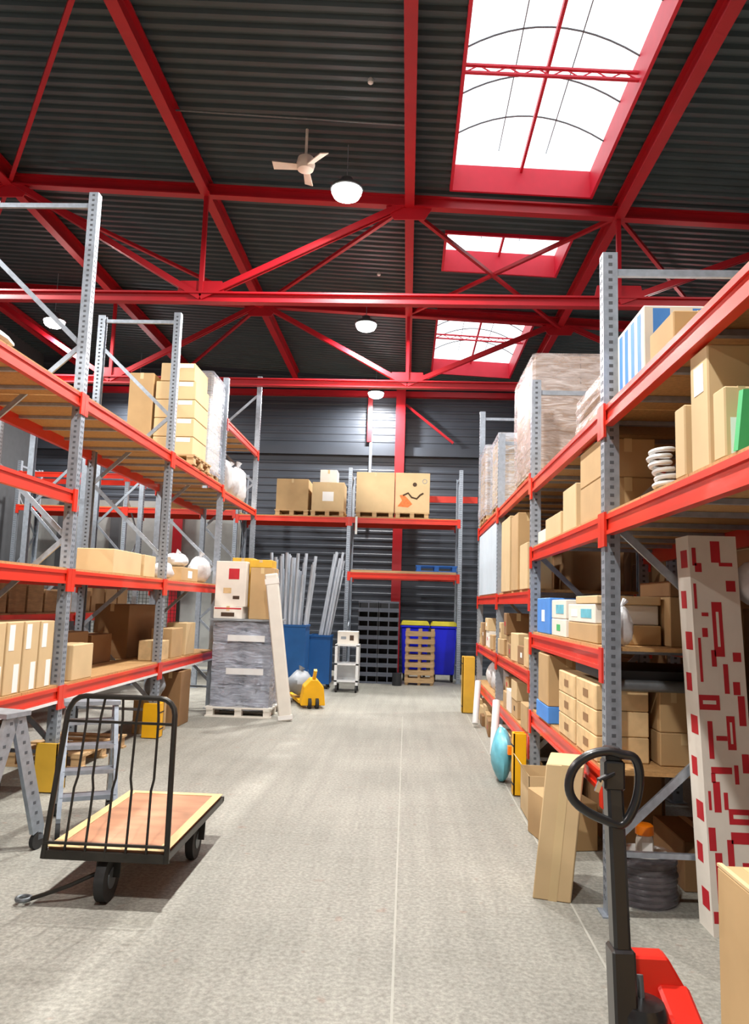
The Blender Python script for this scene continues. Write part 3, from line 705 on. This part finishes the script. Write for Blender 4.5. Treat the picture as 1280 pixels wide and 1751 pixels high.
# ---- far right rack goods (board tops 1.892, 1.132, .532)
Z = 1.894
tag(MB().box(1.17, 1.21, 10.15, 12.5, Z, 2.84).build('pale_panel', 'pale_blue_panel'), 'pale blue white panel standing on the far right rack', 'panel')
carton('tall narrow brown box on the far right rack shelf, nearer of two', 1.16, 1.4, 8.1, 8.6, Z, 2.72, 'carton')
carton('tall narrow brown box on the far right rack shelf, farther of two', 1.16, 1.4, 8.75, 9.5, Z, 2.76, 'carton_light')
carton('short tan box between the second right post and the tall narrow boxes', 1.16, 1.4, 7.45, 7.95, Z, 2.35, 'carton_light')
carton('tall brown box behind the second right post under the big wrapped pallet', 1.5, 2.1, 7.5, 8.9, Z, 2.6, 'carton_dark')
def mixed(x0, x1, y0, y1, z, hmax, rnd, where, grp):
    y = y0; kinds = [('carton','brown'),('carton_light','tan'),('carton_white','white'),('cardboard_print','mottled brown'),('carton_dark','dark brown')]
    while y < y1-.15:
        w_ = rnd.uniform(.22,.42); zz = z
        n = rnd.choice((1,1,2))
        for q in range(n):
            h = rnd.uniform(.14, min(.34, hmax/n)); mm, cn = rnd.choice(kinds)
            if zz+h > z+hmax: break
            dx = rnd.uniform(0,.05)
            carton('small %s carton %s' % (cn, where), x0+dx, x0+dx+rnd.uniform(.25,.34), y, min(y+w_, y1), zz, zz+h, mm, rz=rnd.uniform(-.09,.09) if n == 1 else 0, group=grp+', '+cn, sticker=[('l',.5,.5,.08,.05,rnd.choice(('paper','red_print','ink')))] if rnd.random() < .5 else None)
            zz += h+.002
        y += w_+.05
rnd = random.Random(4)
mixed(1.17, 2.2, 7.5, 9.9, 1.134, .55, rnd, 'on the middle shelf of the far right rack', 'far right middle shelf cartons')
mixed(1.17, 2.2, 10.2, 12.6, 1.134, .5, rnd, 'on the middle shelf at the end of the right rack', 'end right middle shelf cartons')
mixed(1.17, 2.2, 7.5, 9.6, .534, .42, rnd, 'on the low shelf of the far right rack', 'far right low shelf cartons')
mixed(1.12, 2.2, 7.9, 9.9, 0, .3, rnd, 'on the floor under the far right rack', 'far right floor cartons')
mixed(1.12, 2.2, 10.1, 12.3, 0, .3, rnd, 'on the floor at the end of the right rack', 'end right floor cartons')
bag('large white plastic bag on the low shelf of the far right rack', (1.36, 10.9, .534), (.16,.26,.22), seed=2)
for k, (y, z, r, lab) in enumerate(((7.8, 1.134, .13, 'white padded bag on the middle shelf beyond the second right post'), (9.0, 1.42, .1, 'small white bag on the boxes of the far right middle shelf'))):
    bag(lab, (1.9, y, 1.134), (.16, .2, .2), seed=40+k)
for k, (y, lab) in enumerate(((8.9, 'white rolled film leaning out under the far right rack, nearer one'), (11.2, 'white rolled film leaning out under the far right rack, farther one'))):
    g = MB(); g.tube([(0,0,.05), (.06,.28,.62)], .045, 12); t = g.build('film_roll', 'white_plastic', smooth=True); t.location = (1.02, y, 0); tag(t, lab, 'roll')
bag('small white plastic bag behind the large one on the far right rack', (1.34, 11.6, .534), (.13,.22,.18), seed=6)
rnd = random.Random(9)
for bay in range(4):
    for z in (.784, 1.784, 2.784):
        y = [1.9,4.6,7.3,10.0][bay]+.15
        for k in range(4):
            w_ = rnd.uniform(.45,.58); h = rnd.uniform(.35,.75)
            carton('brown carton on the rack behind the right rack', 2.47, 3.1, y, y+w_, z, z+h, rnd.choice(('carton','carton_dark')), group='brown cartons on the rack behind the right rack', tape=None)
            y += w_+.05
# ---- left rack goods
Z = 3.564
rnd = random.Random(2)
for k in range(5):
    z = 3.71+k*.27
    carton('white taped tan carton in the tall left rack stack, %s' % ['lowest tier','second tier from the bottom','middle tier','second tier from the top','topmost tier'][k], -3.66+(.06 if k == 4 else 0), -3.08-(.03 if k == 4 else 0), 10.45, 11.15, z, z+.262, 'carton_light', tape='white_tape', sticker=[('f',.75,.85,.2,.06,'paper')])
pallet('wooden pallet under the tall stack of tan cartons on the left rack', -3.4, 10.8, Z, .78, .9)
carton('second row tan carton behind the tall stack on the left rack', -4.05, -3.7, 10.45, 11.1, 3.71, 4.9, 'carton')
wrapped_pallet('tall narrow silver wrapped load on the left rack right of the carton stack', -3.65, -3.08, 11.3, 12.08, Z, 5.2, 5, 1, 'carton_white', 'wrap_silver')
for k, (y, h, s) in enumerate(((12.75,.3,3),(13.35,.28,8),(13.95,.33,4))):
    bag('white stuffed bag near the end of the top left shelf, %s' % ['nearest of three','middle of three','farthest of three'][k], (-3.24, y, 3.505), (.2,.26,h), seed=s)
bag('small white bag lying on the top left shelf near the left edge', (-3.2, 5.2, Z), (.14,.5,.06), seed=12)
Z = 1.944
carton('long open tan box on the second left shelf right of the nearest post', -3.5, -3.1, 7.9, 8.75, Z, 2.2, 'carton_light', tape=None)
carton('smaller tan box beside the long one on the second left shelf', -3.45, -3.1, 8.85, 9.25, Z, 2.2, 'carton_light')
carton('long brown box with a white label on the second left shelf beyond the second post', -3.45, -3.08, 10.3, 11.1, Z, 2.13, 'carton', sticker=[('r',.5,.5,.2,.1,'paper')])
bag('grey crumpled bag on the second left shelf near the second post', (-3.2, 9.85, Z), (.13,.25,.11), 'bag_white', seed=14)
bag('white crumpled plastic bag lying on the long labelled box', (-3.27, 10.65, 2.132), (.16,.3,.1), seed=15)
bag('white plastic bag above the second left shelf next to the printed sack', (-3.2, 11.6, Z), (.16,.28,.2), seed=16)
Z = .914
for k in range(9):
    y = 4.2+k*.27
    g = T('narrow_carton', 'narrow upright tan carton with white labels in the row on the lower left shelf', 'box', (-3.22, y+.12, Z), 0, 'row of narrow upright cartons on the lower left shelf')
    MB().box(-.17, .15, -.12, .12, 0, .56).build('body', 'carton_light', g, bevel=.004)
    for (zz, yy, hh) in ((.44,-.05,.2),(.12,.05,.22)): MB().box(.1495, .152, yy-.04, yy+.04, zz-hh/2, zz+hh/2).build('sticker', 'paper', g)
    for (zz, xx, hh) in ((.44,.06,.2),(.12,-.06,.22)): MB().box(xx-.035, xx+.035, -.122, -.1195, zz-hh/2, zz+hh/2).build('sticker', 'paper', g)
carton('open tan box standing alone on the lower left shelf right of the nearest post', -3.3, -3.06, 7.0, 7.45, Z, 1.24, 'carton_light')
carton('rounded brown box on the lower left shelf beyond the second post', -3.35, -3.07, 10.0, 10.5, Z, 1.3, 'carton')
carton('tan box leaning behind the rounded brown box, lower left shelf', -3.35, -3.07, 10.65, 11.1, Z, 1.36, 'carton_light')
carton('mottled tan box at the end of the lower left shelf', -3.35, -3.07, 9.55, 9.9, Z, 1.16, 'cardboard_print')
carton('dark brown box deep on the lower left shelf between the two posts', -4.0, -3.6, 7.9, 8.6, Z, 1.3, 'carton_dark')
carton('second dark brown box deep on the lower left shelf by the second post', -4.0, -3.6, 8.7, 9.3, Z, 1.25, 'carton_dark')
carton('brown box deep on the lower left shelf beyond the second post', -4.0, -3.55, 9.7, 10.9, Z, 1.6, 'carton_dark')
rnd = random.Random(21)
for bay in range(4):
    for z in ((.584,) if bay == 0 else (.584, 1.434)):
        y = [4.05,6.75,9.45,12.15][bay]+.15 if bay < 4 else 0
        if bay == 3: zz = z
        for k in range(4):
            w_ = rnd.uniform(.4,.58); h = rnd.uniform(.3,.6)
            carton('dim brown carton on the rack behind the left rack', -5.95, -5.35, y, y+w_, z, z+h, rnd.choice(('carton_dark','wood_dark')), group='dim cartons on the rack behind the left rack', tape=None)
            y += w_+.06
# left floor
carton('brown box on the floor under the lower left shelf beside the yellow guard', -3.4, -3.1, 9.65, 10.05, 0, .42, 'carton')
carton('tall brown box on the floor beside the wrapped steel load', -3.3, -3.0, 10.3, 10.75, 0, .72, 'carton_dark')
bag('blue grey rag bundle lying on the brown floor box beside the yellow guard', (-3.2, 9.85, .422), (.12,.16,.16), 'grey_plastic', seed=22)
pallet('low wooden pallet on the floor inside the left rack behind the trolley', -3.55, 8.2, 0, .8, 1.2, 'plank')
for k in range(3):
    carton('black crate under the lower left shelf behind the grey steps', -4.0, -3.4, 4.4+k*.75, 5.05+k*.75, 0, .6, 'black_plastic', name='plastic_crate', cat='crate', group='black crates under the lower left shelf', tape=None)
# ---- wrapped drum load
t = T('wrapped_drum_load', 'silver stretch wrapped load of grey drums on a white wooden pallet', 'wrapped pallet', (-2.42, 11.75, 0))
pallet('', 0, 0, 0, .98, .98, 'white_board', parent=t)
for k in range(4):
    for ax in (-.24, .24):
        for ay in (-.24, .24): MB().lathe([(.2,0),(.225,.02),(.215,.05),(.215,.25),(.225,.28),(.2,.3)], (ax, ay, .147+k*.31), n=20).build('drum', 'drum_grey', t, smooth=True)
g = MB(); n = 9; rings = []; rnd = random.Random(3)
for k in range(n+1):
    z = .1+1.29*k/n; ring = []
    for q in range(24):
        a = 2*PI*q/24; rr = 1/max(abs(math.cos(a)), abs(math.sin(a)))**.75*.475+rnd.uniform(-.01,.008); ring.append((rr*math.cos(a), rr*math.sin(a), z))
    rings.append(ring)
vs = [v for r in rings for v in r]; g.add(vs, [(i*24+k, i*24+(k+1) % 24, (i+1)*24+(k+1) % 24, (i+1)*24+k) for i in range(n) for k in range(24)])
g.build('stretch_wrap', 'wrap_silver', t)
MB().box(-.5, .5, -.5, .5, 1.395, 1.42).build('top_board', 'grey_plastic', t)
for z in (.62, 1.1): MB().box(-.2, .35, -.515, -.505, z, z+.09).build('reflective_label', 'white_plastic', t)
Z = 1.421
carton('white carton with red printed band on the wrapped drum load', -2.88, -2.45, 11.35, 11.8, Z, 1.6, 'carton_white', sticker=[('f',.5,.85,.4,.02,'red_print'),('f',.5,.35,.2,.06,'ink')])
t = carton('tilted cream sack with red print above the wrapped drum load', -2.88, -2.42, 11.38, 11.6, 1.602, 2.28, 'carton_white', name='printed_sack', cat='sack', tape=None, sticker=[('f',.6,.72,.16,.16,'red_print'),('f',.4,.35,.12,.08,'cardboard_print'),('f',.7,.2,.1,.05,'ink')])
carton('tall brown carton on the wrapped drum load beside the cream sack', -2.38, -2.02, 11.5, 11.9, Z, 2.2, 'carton')
carton('yellow brown carton on the tall brown carton above the wrapped drum load', -2.40, -2.06, 11.5, 11.9, 2.202, 2.32, 'yellow_dull')
carton('yellowish carton standing at the back of the wrapped drum load', -2.75, -2.42, 11.85, 12.2, Z, 2.36, 'yellow_dull')
# second pallet behind, white roll
pallet('wooden pallet on the floor behind the leaning white board', -2.45, 13.0, 0, .9, .9, 'plank')
t = T('leaning_board', 'long white wrapped board leaning against the silver load', 'board', (-1.69, 11.12, 0))
g = MB(); g.bar((0,0,0), (-.31,.03,2.10), .07, .19); g.build('body', 'white_board', t, bevel=.015)
MB().bar((-.003,-.0,.02), (-.012,0,.08), .078, .198).build('end_cap', 'paper', t)
MB().bar((-.288,.028,1.95), (-.3,.03,2.03), .078, .198).build('tape_band', 'white_tape', t)
# yellow hand pallet truck
t = T('yellow_pallet_truck', 'yellow hand pallet truck parked behind the leaning white board', 'pallet truck', (-1.5, 12.6, 0), .3)
MB().prism([(-.2,.06),(.2,.06),(.16,.36),(.05,.48),(-.05,.48),(-.16,.36)], -.1, .1).rot(.15,'X').build('pump_housing', 'yellow', t, bevel=.01)
for a in (-.2, .04): MB().box(a, a+.16, .1, 1.2, .06, .11).build('fork', 'yellow', t)
MB().bar((0,-.05,.4), (0,-.22,.62), .05, .05).build('handle_bar', 'yellow', t)
for a in (-.06, .06): MB().cyl((a,-.1,.085), .085, .05, 'x').build('wheel', 'rubber', t, smooth=True)
bag('grey film scrap bundle lying on the yellow pallet truck forks', (-1.78, 13.1, .145), (.2,.3,.2), 'grey_plastic', seed=31)
# blue bins with tubes
def bin_(lab, x0, x1, y0, y1, h):
    t = T('blue_tub', lab, 'bin', ((x0+x1)/2, (y0+y1)/2, 0)); sx, sy = x1-x0, y1-y0
    g = MB(); e = .02; g.box(-sx/2, sx/2, -sy/2, sy/2, .1, .12)
    for a in (-1, 1):
        g.box(*sorted((a*sx/2, a*(sx/2-e))), -sy/2, sy/2, .12, h); g.box(-sx/2+e, sx/2-e, *sorted((a*sy/2, a*(sy/2-e))), .12, h)
    g.build('body', 'blue_tub', t)
    g = MB()
    for a in (-1, 1):
        g.box(*sorted((a*(sx/2+.012), a*sx/2)), -sy/2-.012, sy/2+.012, h-.04, h); g.box(-sx/2, sx/2, *sorted((a*(sy/2+.012), a*sy/2)), h-.04, h)
    g.build('rim', 'blue_tub', t)
    for a in (-1, 1):
        for b in (-1, 1): MB().cyl((a*(sx/2-.05), b*(sy/2-.06), .05), .05, .03, 'x').build('wheel', 'rubber', t, smooth=True)
bin_('left blue tub full of long clear plastic tubes', -2.6, -1.86, 14.2, 14.8, 1.28)
bin_('right blue tub holding a leaning bundle of clear tubes', -1.92, -1.5, 15.3, 15.8, 1.06)
rnd = random.Random(5)
for k in range(32):
    i_, j_ = k % 8, k//8; x = -2.47+i_*.066; y = 14.35+j_*.1
    g = MB(); g.tube([(x, y, .14), (x+(i_-3.5)*.04+(.08 if i_ == 7 else 0), y+j_*.03, 2.35+rnd.uniform(-.15,.3))], .031, 8)
    tag(g.build('plastic_tube', 'tube_clear', smooth=True), 'long clear plastic tube standing in the left blue tub', 'tube', 'clear tubes in the left blue tub')
for k in range(16):
    i_, j_ = k % 4, k//4; x = -1.875+i_*.055; y = 15.38+j_*.1
    g = MB(); g.tube([(x, y, .14), (x+.37+i_*.005, y+j_*.03, 2.45+rnd.uniform(-.15,.3))], .026, 8)
    tag(g.build('plastic_tube', 'tube_clear', smooth=True), 'long clear plastic tube leaning out of the right blue tub', 'tube', 'clear tubes in the right blue tub')
# white trolley
t = T('white_trolley', 'small white trolley with black wheels left of the black crates', 'trolley', (-1.13, 15.1, 0))
for z in (.2, .52, .88): MB().box(-.23, .23, -.25, .25, z, z+.03).build('tray', 'white_plastic', t)
for a in (-1,1):
    for b in (-1,1):
        MB().box(a*.205-.025, a*.205+.025, b*.225-.025, b*.225+.025, .14, .9).build('leg', 'white_plastic', t)
        MB().cyl((a*.19, b*.2, .065), .065, .035, 'x').build('wheel', 'rubber', t, smooth=True)
MB().box(-.22, .22, .22, .24, .23, .52).build('back_panel', 'white_plastic', t)
carton('white machine with dark openings standing on the white trolley', -1.33, -.93, 14.95, 15.3, .912, 1.16, 'carton_white', tape=None, name='white_machine', cat='machine', sticker=[('f',.7,.5,.08,.1,'ink'),('f',.3,.5,.1,.05,'grey_plastic')])
# black crate stack: two columns
def crate(lab, x, y, z, grp):
    t = T('black_crate', lab, 'crate', (x, y, z), 0, grp)
    g = MB(); sx, sy, h = .43, .5, .195
    g.box(-sx/2, sx/2, -sy/2, sy/2, 0, .02); g.box(-sx/2, sx/2, sy/2-.015, sy/2, 0, h)
    g.box(-sx/2, -sx/2+.02, -sy/2, sy/2, 0, h); g.box(sx/2-.02, sx/2, -sy/2, sy/2, 0, h)
    g.box(-sx/2, sx/2, -sy/2, -sy/2+.02, 0, .03); g.build('body', 'black_plastic', t)
    MB().box(-sx/2-.004, sx/2+.004, -sy/2-.006, -sy/2-.0005, 0, .045).box(-.012, .012, -sy/2-.006, -sy/2-.0005, .045, h-.04).build('front_rail', 'grey_crate', t)
    MB().box(-sx/2-.004, sx/2+.004, -sy/2-.006, -sy/2+.022, h-.04, h).build('rim', 'grey_crate', t)
    return t
mat('grey_crate', srgb(92,98,110), .45, var=.08)
first = None
tiers = ['lowest','second','third','fourth','fifth','sixth','seventh','eighth','topmost']
for c, cn in ((-.83, 'left'), (-.385, 'right')):
    for k in range(9):
        lab = 'black slatted stacking crate at the back, %s tier of the %s column' % (tiers[k], cn)
        if first is None: first = crate(lab, c, 17.0, .0, 'stacked black crates at the back')
        else: dup(first, (c, 17.0, k*.197), label=lab)
# upright wood pallets + blue wheelie bin
def upright_pallet(lab, x, y, rz=0):
    t = T('wooden_pallet', lab, 'pallet', (x, y, 0), rz)
    g = MB()
    for k in range(7): MB().box(-.31, .31, -.09, -.07, .05+k*.165, .15+k*.165).build('deck_board', 'plank', t)
    for a in (-.27, 0, .27): MB().box(a-.03, a+.03, -.07, .03, .0, 1.2).build('stringer', 'plank', t)
    for k in (0, 3, 6): MB().box(-.31, .31, .03, .05, .05+k*.165, .15+k*.165).build('back_board', 'plank', t)
upright_pallet('wooden pallet standing upright in front of the yellow lidded bin', .3, 16.75)
upright_pallet('second wooden pallet standing upright behind the first at the back', .33, 17.0)
def wheelie(lab, x, y, w_, body):
    t = T('wheelie_bin', lab, 'bin', (x, y, 0))
    MB().frus((0,0,.16), (w_*.86,.42), (w_,.55), 1.04).build('body', body, t, bevel=.02)
    MB().box(-w_/2-.02, w_/2+.02, -.3, .3, 1.2, 1.25).build('rim', body, t, bevel=.008)
    g = MB(); g.prism([(-w_/2-.03,1.25),(w_/2+.03,1.25),(w_/2-.02,1.35),(-w_/2+.02,1.35)], -.31, .3); g.build('lid', 'yellow_lid', t, bevel=.012)
    for a in (-1,1): MB().cyl((a*(w_/2-.08), -.12, .08), .08, .05, 'x').build('wheel', 'rubber', t, smooth=True)
    for a in (-1,1): MB().cyl((a*(w_/2-.08), .15, .08), .08, .05, 'x').build('wheel', 'rubber', t, smooth=True)
wheelie('bright blue wheeled bin with yellow lid at the back, right one', .86, 17.0+.75, .56, 'blue_bin')
wheelie('blue wheeled bin with yellow lid half hidden behind the wooden pallets', .2, 17.75, .62, 'blue_bin')
tag(MB().cyl((-.17, 16.5, .13), .1, .26, n=16).build('small_bucket', 'black_plastic', smooth=True), 'small dark bucket on the floor in front of the wooden pallets', 'bucket')
# ---- back rack goods (board top 3.682)
Z = 3.684
pallet('wooden pallet under the plain brown carton on the back rack', -2.73, 17.85, Z, .8, .8)
carton('plain brown square carton on a pallet on the back rack, leftmost', -3.11, -2.36, 17.5, 18.2, Z+.146, 4.56, 'carton', tape='tape')
pallet('wooden pallet under the labelled carton on the back rack', -1.9, 17.85, Z, .8, .8)
carton('brown carton with a white label on the back rack beside the post', -2.27, -1.52, 17.5, 18.2, Z+.146, 4.5, 'carton_light', sticker=[('f',.5,.5,.26,.22,'paper')])
carton('white carton lying on top of the labelled carton on the back rack', -2.1, -1.7, 17.55, 18.0, 4.502, 4.8, 'carton_white')
pallet('wooden pallet under the big pale carton on the back rack', -.8, 17.85, Z, .9, .8)
carton('big pale plain carton on the back rack right of the post', -1.24, -.35, 17.5, 18.2, Z+.146, 4.76, 'carton_light')
pallet('wooden pallet under the printed carton on the back rack', .07, 17.85, Z, .8, .8)
t = carton('pale carton with dark and orange printed picture on the back rack', -.33, .47, 17.5, 18.2, Z+.146, 4.76, 'carton_light', tape=None)
g = MB(); y = -.352
g.tube([(-.22,y,.40),(-.1,y,.46),(-.02,y,.36),(.1,y,.33),(.18,y,.42),(.25,y,.46)], .02, 6)
g.cyl((.05,y,.66), .05, .003, 'y', 12); g.build('printed_marks', 'ink', t)
g = MB(); g.prism([(-.34,.14),(-.1,.12),(-.0,.2),(-.08,.3),(-.2,.42),(-.3,.4),(-.24,.28)], y-.001, y+.001); g.build('printed_patch', 'orange_ink', t)
MB().torus((.28, y, .74), .05, .008, 'y', 16, 5).build('printed_ring', 'grey_plastic', t)
tag(MB().bar((.5, 18.9, 4.35), (1.7, 18.9, 4.35), .06, .16).build('red_beam', 'rack_red'), 'spare red beam fixed on the back wall behind the rack', 'beam')
tag(MB().box(-1.225,-1.175,17.285,17.292,3.28,3.69).box(-1.225,-1.175,17.285,17.48,3.684,3.69).build('hanging_strap', 'paper'), 'pale strap hanging down from the big pale carton pallet', 'strap')
for yy in (17.33, 18.2):
    tag(MB().box(-1.3, 1.1, yy, yy+.08, 2.414, 2.47).build('timber_rail', 'plank'), 'long timber rail lying across the lower level of the back rack', 'timber', 'timber rails on the back rack')
pallet('blue plastic pallet on the lower level of the back rack', .66, 17.85, 2.472, .95, .9, 'blue_pallet', name='blue_pallet')
# top-left of back rack: goods of dark bay
carton('brown carton on the back rack behind the left racks', -5.6, -4.9, 17.5, 18.2, 3.784, 4.4, 'carton_dark')

# ------------------------------------------------------------------ grey mobile steps at the left
def steps(lab, x, y, rz, s=1.0, h=1.0):
    t = T('folding_steps', lab, 'steps', (x, y, 0), rz, 'grey steel folding steps')
    for a in (-.19, .19):
        for (dy, ty) in ((-.3, -.02), (.28, .03)):
            p0 = Vector((a, dy, .12)); p1 = Vector((a*.9, ty, h))
            g = MB(); g.bar(p0, p1, .03, .11, up=(0,1,0)); g.slot(1)
            for k in range(11):
                q = p0.lerp(p1, .06+k*.088)
                g.box(q.x-.016, q.x+.016, q.y-.012, q.y+.012, q.z, q.z+.02)
            g.build('side_rail', ['galv', 'hole'], t)
    for k in range(4):
        f = .16+k*.22; q = Vector((0, -.3, .12)).lerp(Vector((0, -.02, h)), f)
        MB().box(-.19+.01*k, .19-.01*k, q.y-.05, q.y+.09, q.z, q.z+.03).build('tread', 'galv', t)
    MB().box(-.2, .2, -.1, .12, h, h+.03).build('platform', 'galv', t)
    for a in (-.19, .19):
        for dy in (-.32, .3):
            c = MB(); c.bar((a, dy, .06), (a, dy, .14), .05, .03); co = c.build('castor', 'galv', t)
            MB().cyl((a, dy-.02, .055), .055, .03, 'x', 18).build('castor_wheel', 'rubber', co, smooth=True)
steps('grey perforated steel folding steps behind the flatbed trolley cage', -2.38, 5.85, .45, h=.88)
steps('grey perforated steel folding steps at the left edge of the picture', -2.70, 5.02, -.25, h=.9)

# ------------------------------------------------------------------ flatbed trolley
t = T('flatbed_trolley', 'flatbed trolley with a plywood deck and black tube end cage', 'trolley', (-1.63, 4.36, 0))
g = MB(); g.box(-.33, .33, .0, 1.27, .285, .305); g.build('deck', 'plywood', t)
g = MB()
for (a, b, c, d) in ((-.34,.34,-.012,.05),(-.34,.34,1.22,1.28),(-.34,-.28,.05,1.22),(.28,.34,.05,1.22)): g.box(a, b, c, d, .3055, .3085)
g.build('deck_border', 'ply_edge', t)
g = MB()
g.bar((-.35,-.02,.27), (.35,-.02,.27), .03, .045); g.bar((-.35,1.28,.275), (.35,1.28,.275), .02, .03)
for a in (-.335,.335): g.bar((a,-.02,.27), (a,1.28,.27), .025, .035)
for yy in (.3,.64,1.0): g.bar((-.33,yy,.265), (.33,yy,.265), .04, .03)
g.build('frame', 'black_steel', t)
H1 = 1.12; ly = .12
def lean(z): return -.03+ly*max(0, (z-.27))/(H1-.27)
sx_ = lambda z: .345-.035*(z-.27)/(H1-.27)
g = MB(); R_ = .09; pts = []
for z in (.25,.5,.8,H1-R_): pts.append((-sx_(z), lean(z), z))
for k in range(1, 5): a = k/4*PI/2; pts.append((-sx_(H1)+R_*(1-math.cos(a)), lean(H1), H1-R_+R_*math.sin(a)))
pts2 = [(-p[0], p[1], p[2]) for p in pts][::-1]
g.tube(pts+pts2, .016, 10); g.build('cage_hoop', 'black_steel', t, smooth=True)
for k in range(5):
    x = -.345+.69*(k+1)/6; g = MB()
    zs = (.27,.62,.68,1.0,H1); off = (0,0,.012,.012,0)
    g.tube([(x*(sx_(z)/.345)+o_*(-1 if k % 2 else 1), lean(z), z) for z, o_ in zip(zs, off)], .0075, 8); g.build('cage_bar', 'black_steel', t, smooth=True)
MB().bar((-sx_(.98), lean(.98), .98), (sx_(.98), lean(.98), .98), .014, .014).build('cage_crossbar', 'black_steel', t)
MB().bar((-.35,-.03,.335), (.35,-.03,.335), .014, .014).build('cage_crossbar', 'black_steel', t)
for (x, y, r, w_) in ((-.02,.08,.125,.055), (.26,.85,.115,.05), (-.26,.85,.115,.05)):
    c = MB()
    for a in (-1,1): c.bar((x+a*(w_/2+.012), y+.01, r), (x+a*(w_/2+.012), y+.03, .265), .008, .06)
    c.box(x-.05, x+.05, y-.04, y+.07, .25, .265); co = c.build('castor_fork', 'black_steel', t)
    MB().cyl((x,y,r), r, w_, 'x', 28).build('wheel', 'rubber', co, smooth=True)
    MB().cyl((x,y,r), r*.45, w_+.008, 'x', 18).build('wheel_hub', 'galv_dark', co, smooth=True)
MB().tube([(-.05,.08,.16), (-.2,.0,.10), (-.40,-.02,.03)], .012, 8).build('drawbar', 'black_steel', t, smooth=True)
MB().torus((-.44,-.02,.03), .035, .012, 'z', 18, 8).build('drawbar_ring', 'galv_dark', t, smooth=True)

# ------------------------------------------------------------------ red and black hand pallet truck, bottom right
t = T('pallet_truck', 'red hand pallet truck with a black handle loop at the bottom right', 'pallet truck', (.80, 2.83, 0))
P0 = Vector((-.065,-.16,.34)); P1 = Vector((-.085,-.10,1.24))
g = MB(); g.bar(P0, P1, .076, .055); g.build('tiller_tube', 'black_paint', t, bevel=.01)
MB().bar(P0+Vector((.0,0,-.02)), P0.lerp(P1,.3), .1, .075).build('tiller_sleeve', 'black_paint', t, bevel=.008)
cx, cy = P1.x, P1.y-.01
loop = [(x*.9, 1.11+(z-1.11)*.88) for x, z in [(.03,1.235),(-.02,1.25),(-.09,1.235),(-.15,1.19),(-.175,1.12),(-.16,1.06),(-.1,1.015),(-.02,.985),(.03,.97)]]
lp = [(cx+x+.0, cy-.035, z) for x, z in loop]+[(cx+.065, cy-.035, 1.05), (cx+.082, cy-.035, 1.12), (cx+.082, cy-.035, 1.18), (cx+.065, cy-.035, 1.218)]
# smooth the loop
def chaikin(p, n=2):
    for _ in range(n):
        q = []
        for i in range(len(p)):
            a = Vector(p[i]); b = Vector(p[(i+1) % len(p)]); q += [a*.75+b*.25, a*.25+b*.75]
        p = q
    return p
MB().tube(chaikin(lp), .0155, 10, closed=True).build('handle_loop', 'black_paint', t, smooth=True)
MB().bar((cx, cy-.03, 1.16), (cx-.06, cy-.05, 1.135), .02, .014).build('release_lever', 'black_paint', t, bevel=.003)
MB().bar((cx-.05, cy-.05, 1.14), (cx-.065, cy-.05, 1.10), .014, .014).build('lever_tip', 'chrome', t)
MB().box(cx-.035, cx+.035, cy-.04, cy+.03, 1.1, 1.2).build('handle_head', 'black_paint', t, bevel=.008)
MB().box(cx+.027, cx+.034, cy-.03, cy+.005, .78, .88).build('clip', 'galv', t)
MB().lathe([(.075,.08),(.082,.1),(.082,.42),(.07,.445),(.03,.45)], (-.005,-.15,0), n=26).build('pump_cylinder', 'black_paint', t, smooth=True)
MB().bar((-.02,-.16,.2), (-.08,-.17,.36), .05, .08).build('pump_linkage', 'black_paint', t, bevel=.006)
MB().tube([(.0,-.13,.44),(.0,-.11,.51)], .012, 8).build('pump_rod', 'galv_dark', t, smooth=True)
g = MB(); g.add([(-.02,-.02,.1),(.22,-.02,.1),(.22,.08,.1),(-.02,.08,.1),(-.02,.0,.52),(.13,.0,.52),(.13,.08,.52),(-.02,.08,.52),(.19,-.01,.42),(.19,.08,.42)],
          [(0,1,8,5,4),(1,2,9,8),(8,9,6,5),(4,5,6,7),(3,7,6,9,2),(0,4,7,3),(0,3,2,1)])
g.build('frame_plate', 'truck_red', t, bevel=.008)
g = MB(); g.add([(.09,-.22,.1),(.235,-.22,.1),(.235,0,.1),(.09,0,.1),(.10,-.18,.36),(.20,-.18,.36),(.195,0,.44),(.09,0,.44)],
          [(0,3,2,1),(4,5,6,7),(0,1,5,4),(1,2,6,5),(2,3,7,6),(3,0,4,7)])
g.build('side_cover', 'truck_red', t, bevel=.01)
g = MB(); g.cyl((.152,-.19,.30), .026, .02, 'y', 18); g.build('pivot_bolt', 'chrome', t, smooth=True)
MB().cyl((.152,-.186,.30), .038, .012, 'y', 20).build('bolt_washer', 'galv', t, smooth=True)
MB().box(.235, .26, -.16, -.04, .2, .30).build('stop_bracket', 'black_paint', t)
for a in (-.17, .12): MB().box(.2, 1.3, -.42+(a+.17)*.9, -.28+(a+.17)*.9, .05, .1).build('fork', 'truck_red', t, bevel=.006)
for a in (0, .09): MB().cyl((a,-.14,.09), .09, .05, 'x', 24).build('steer_wheel', 'rubber', t, smooth=True)
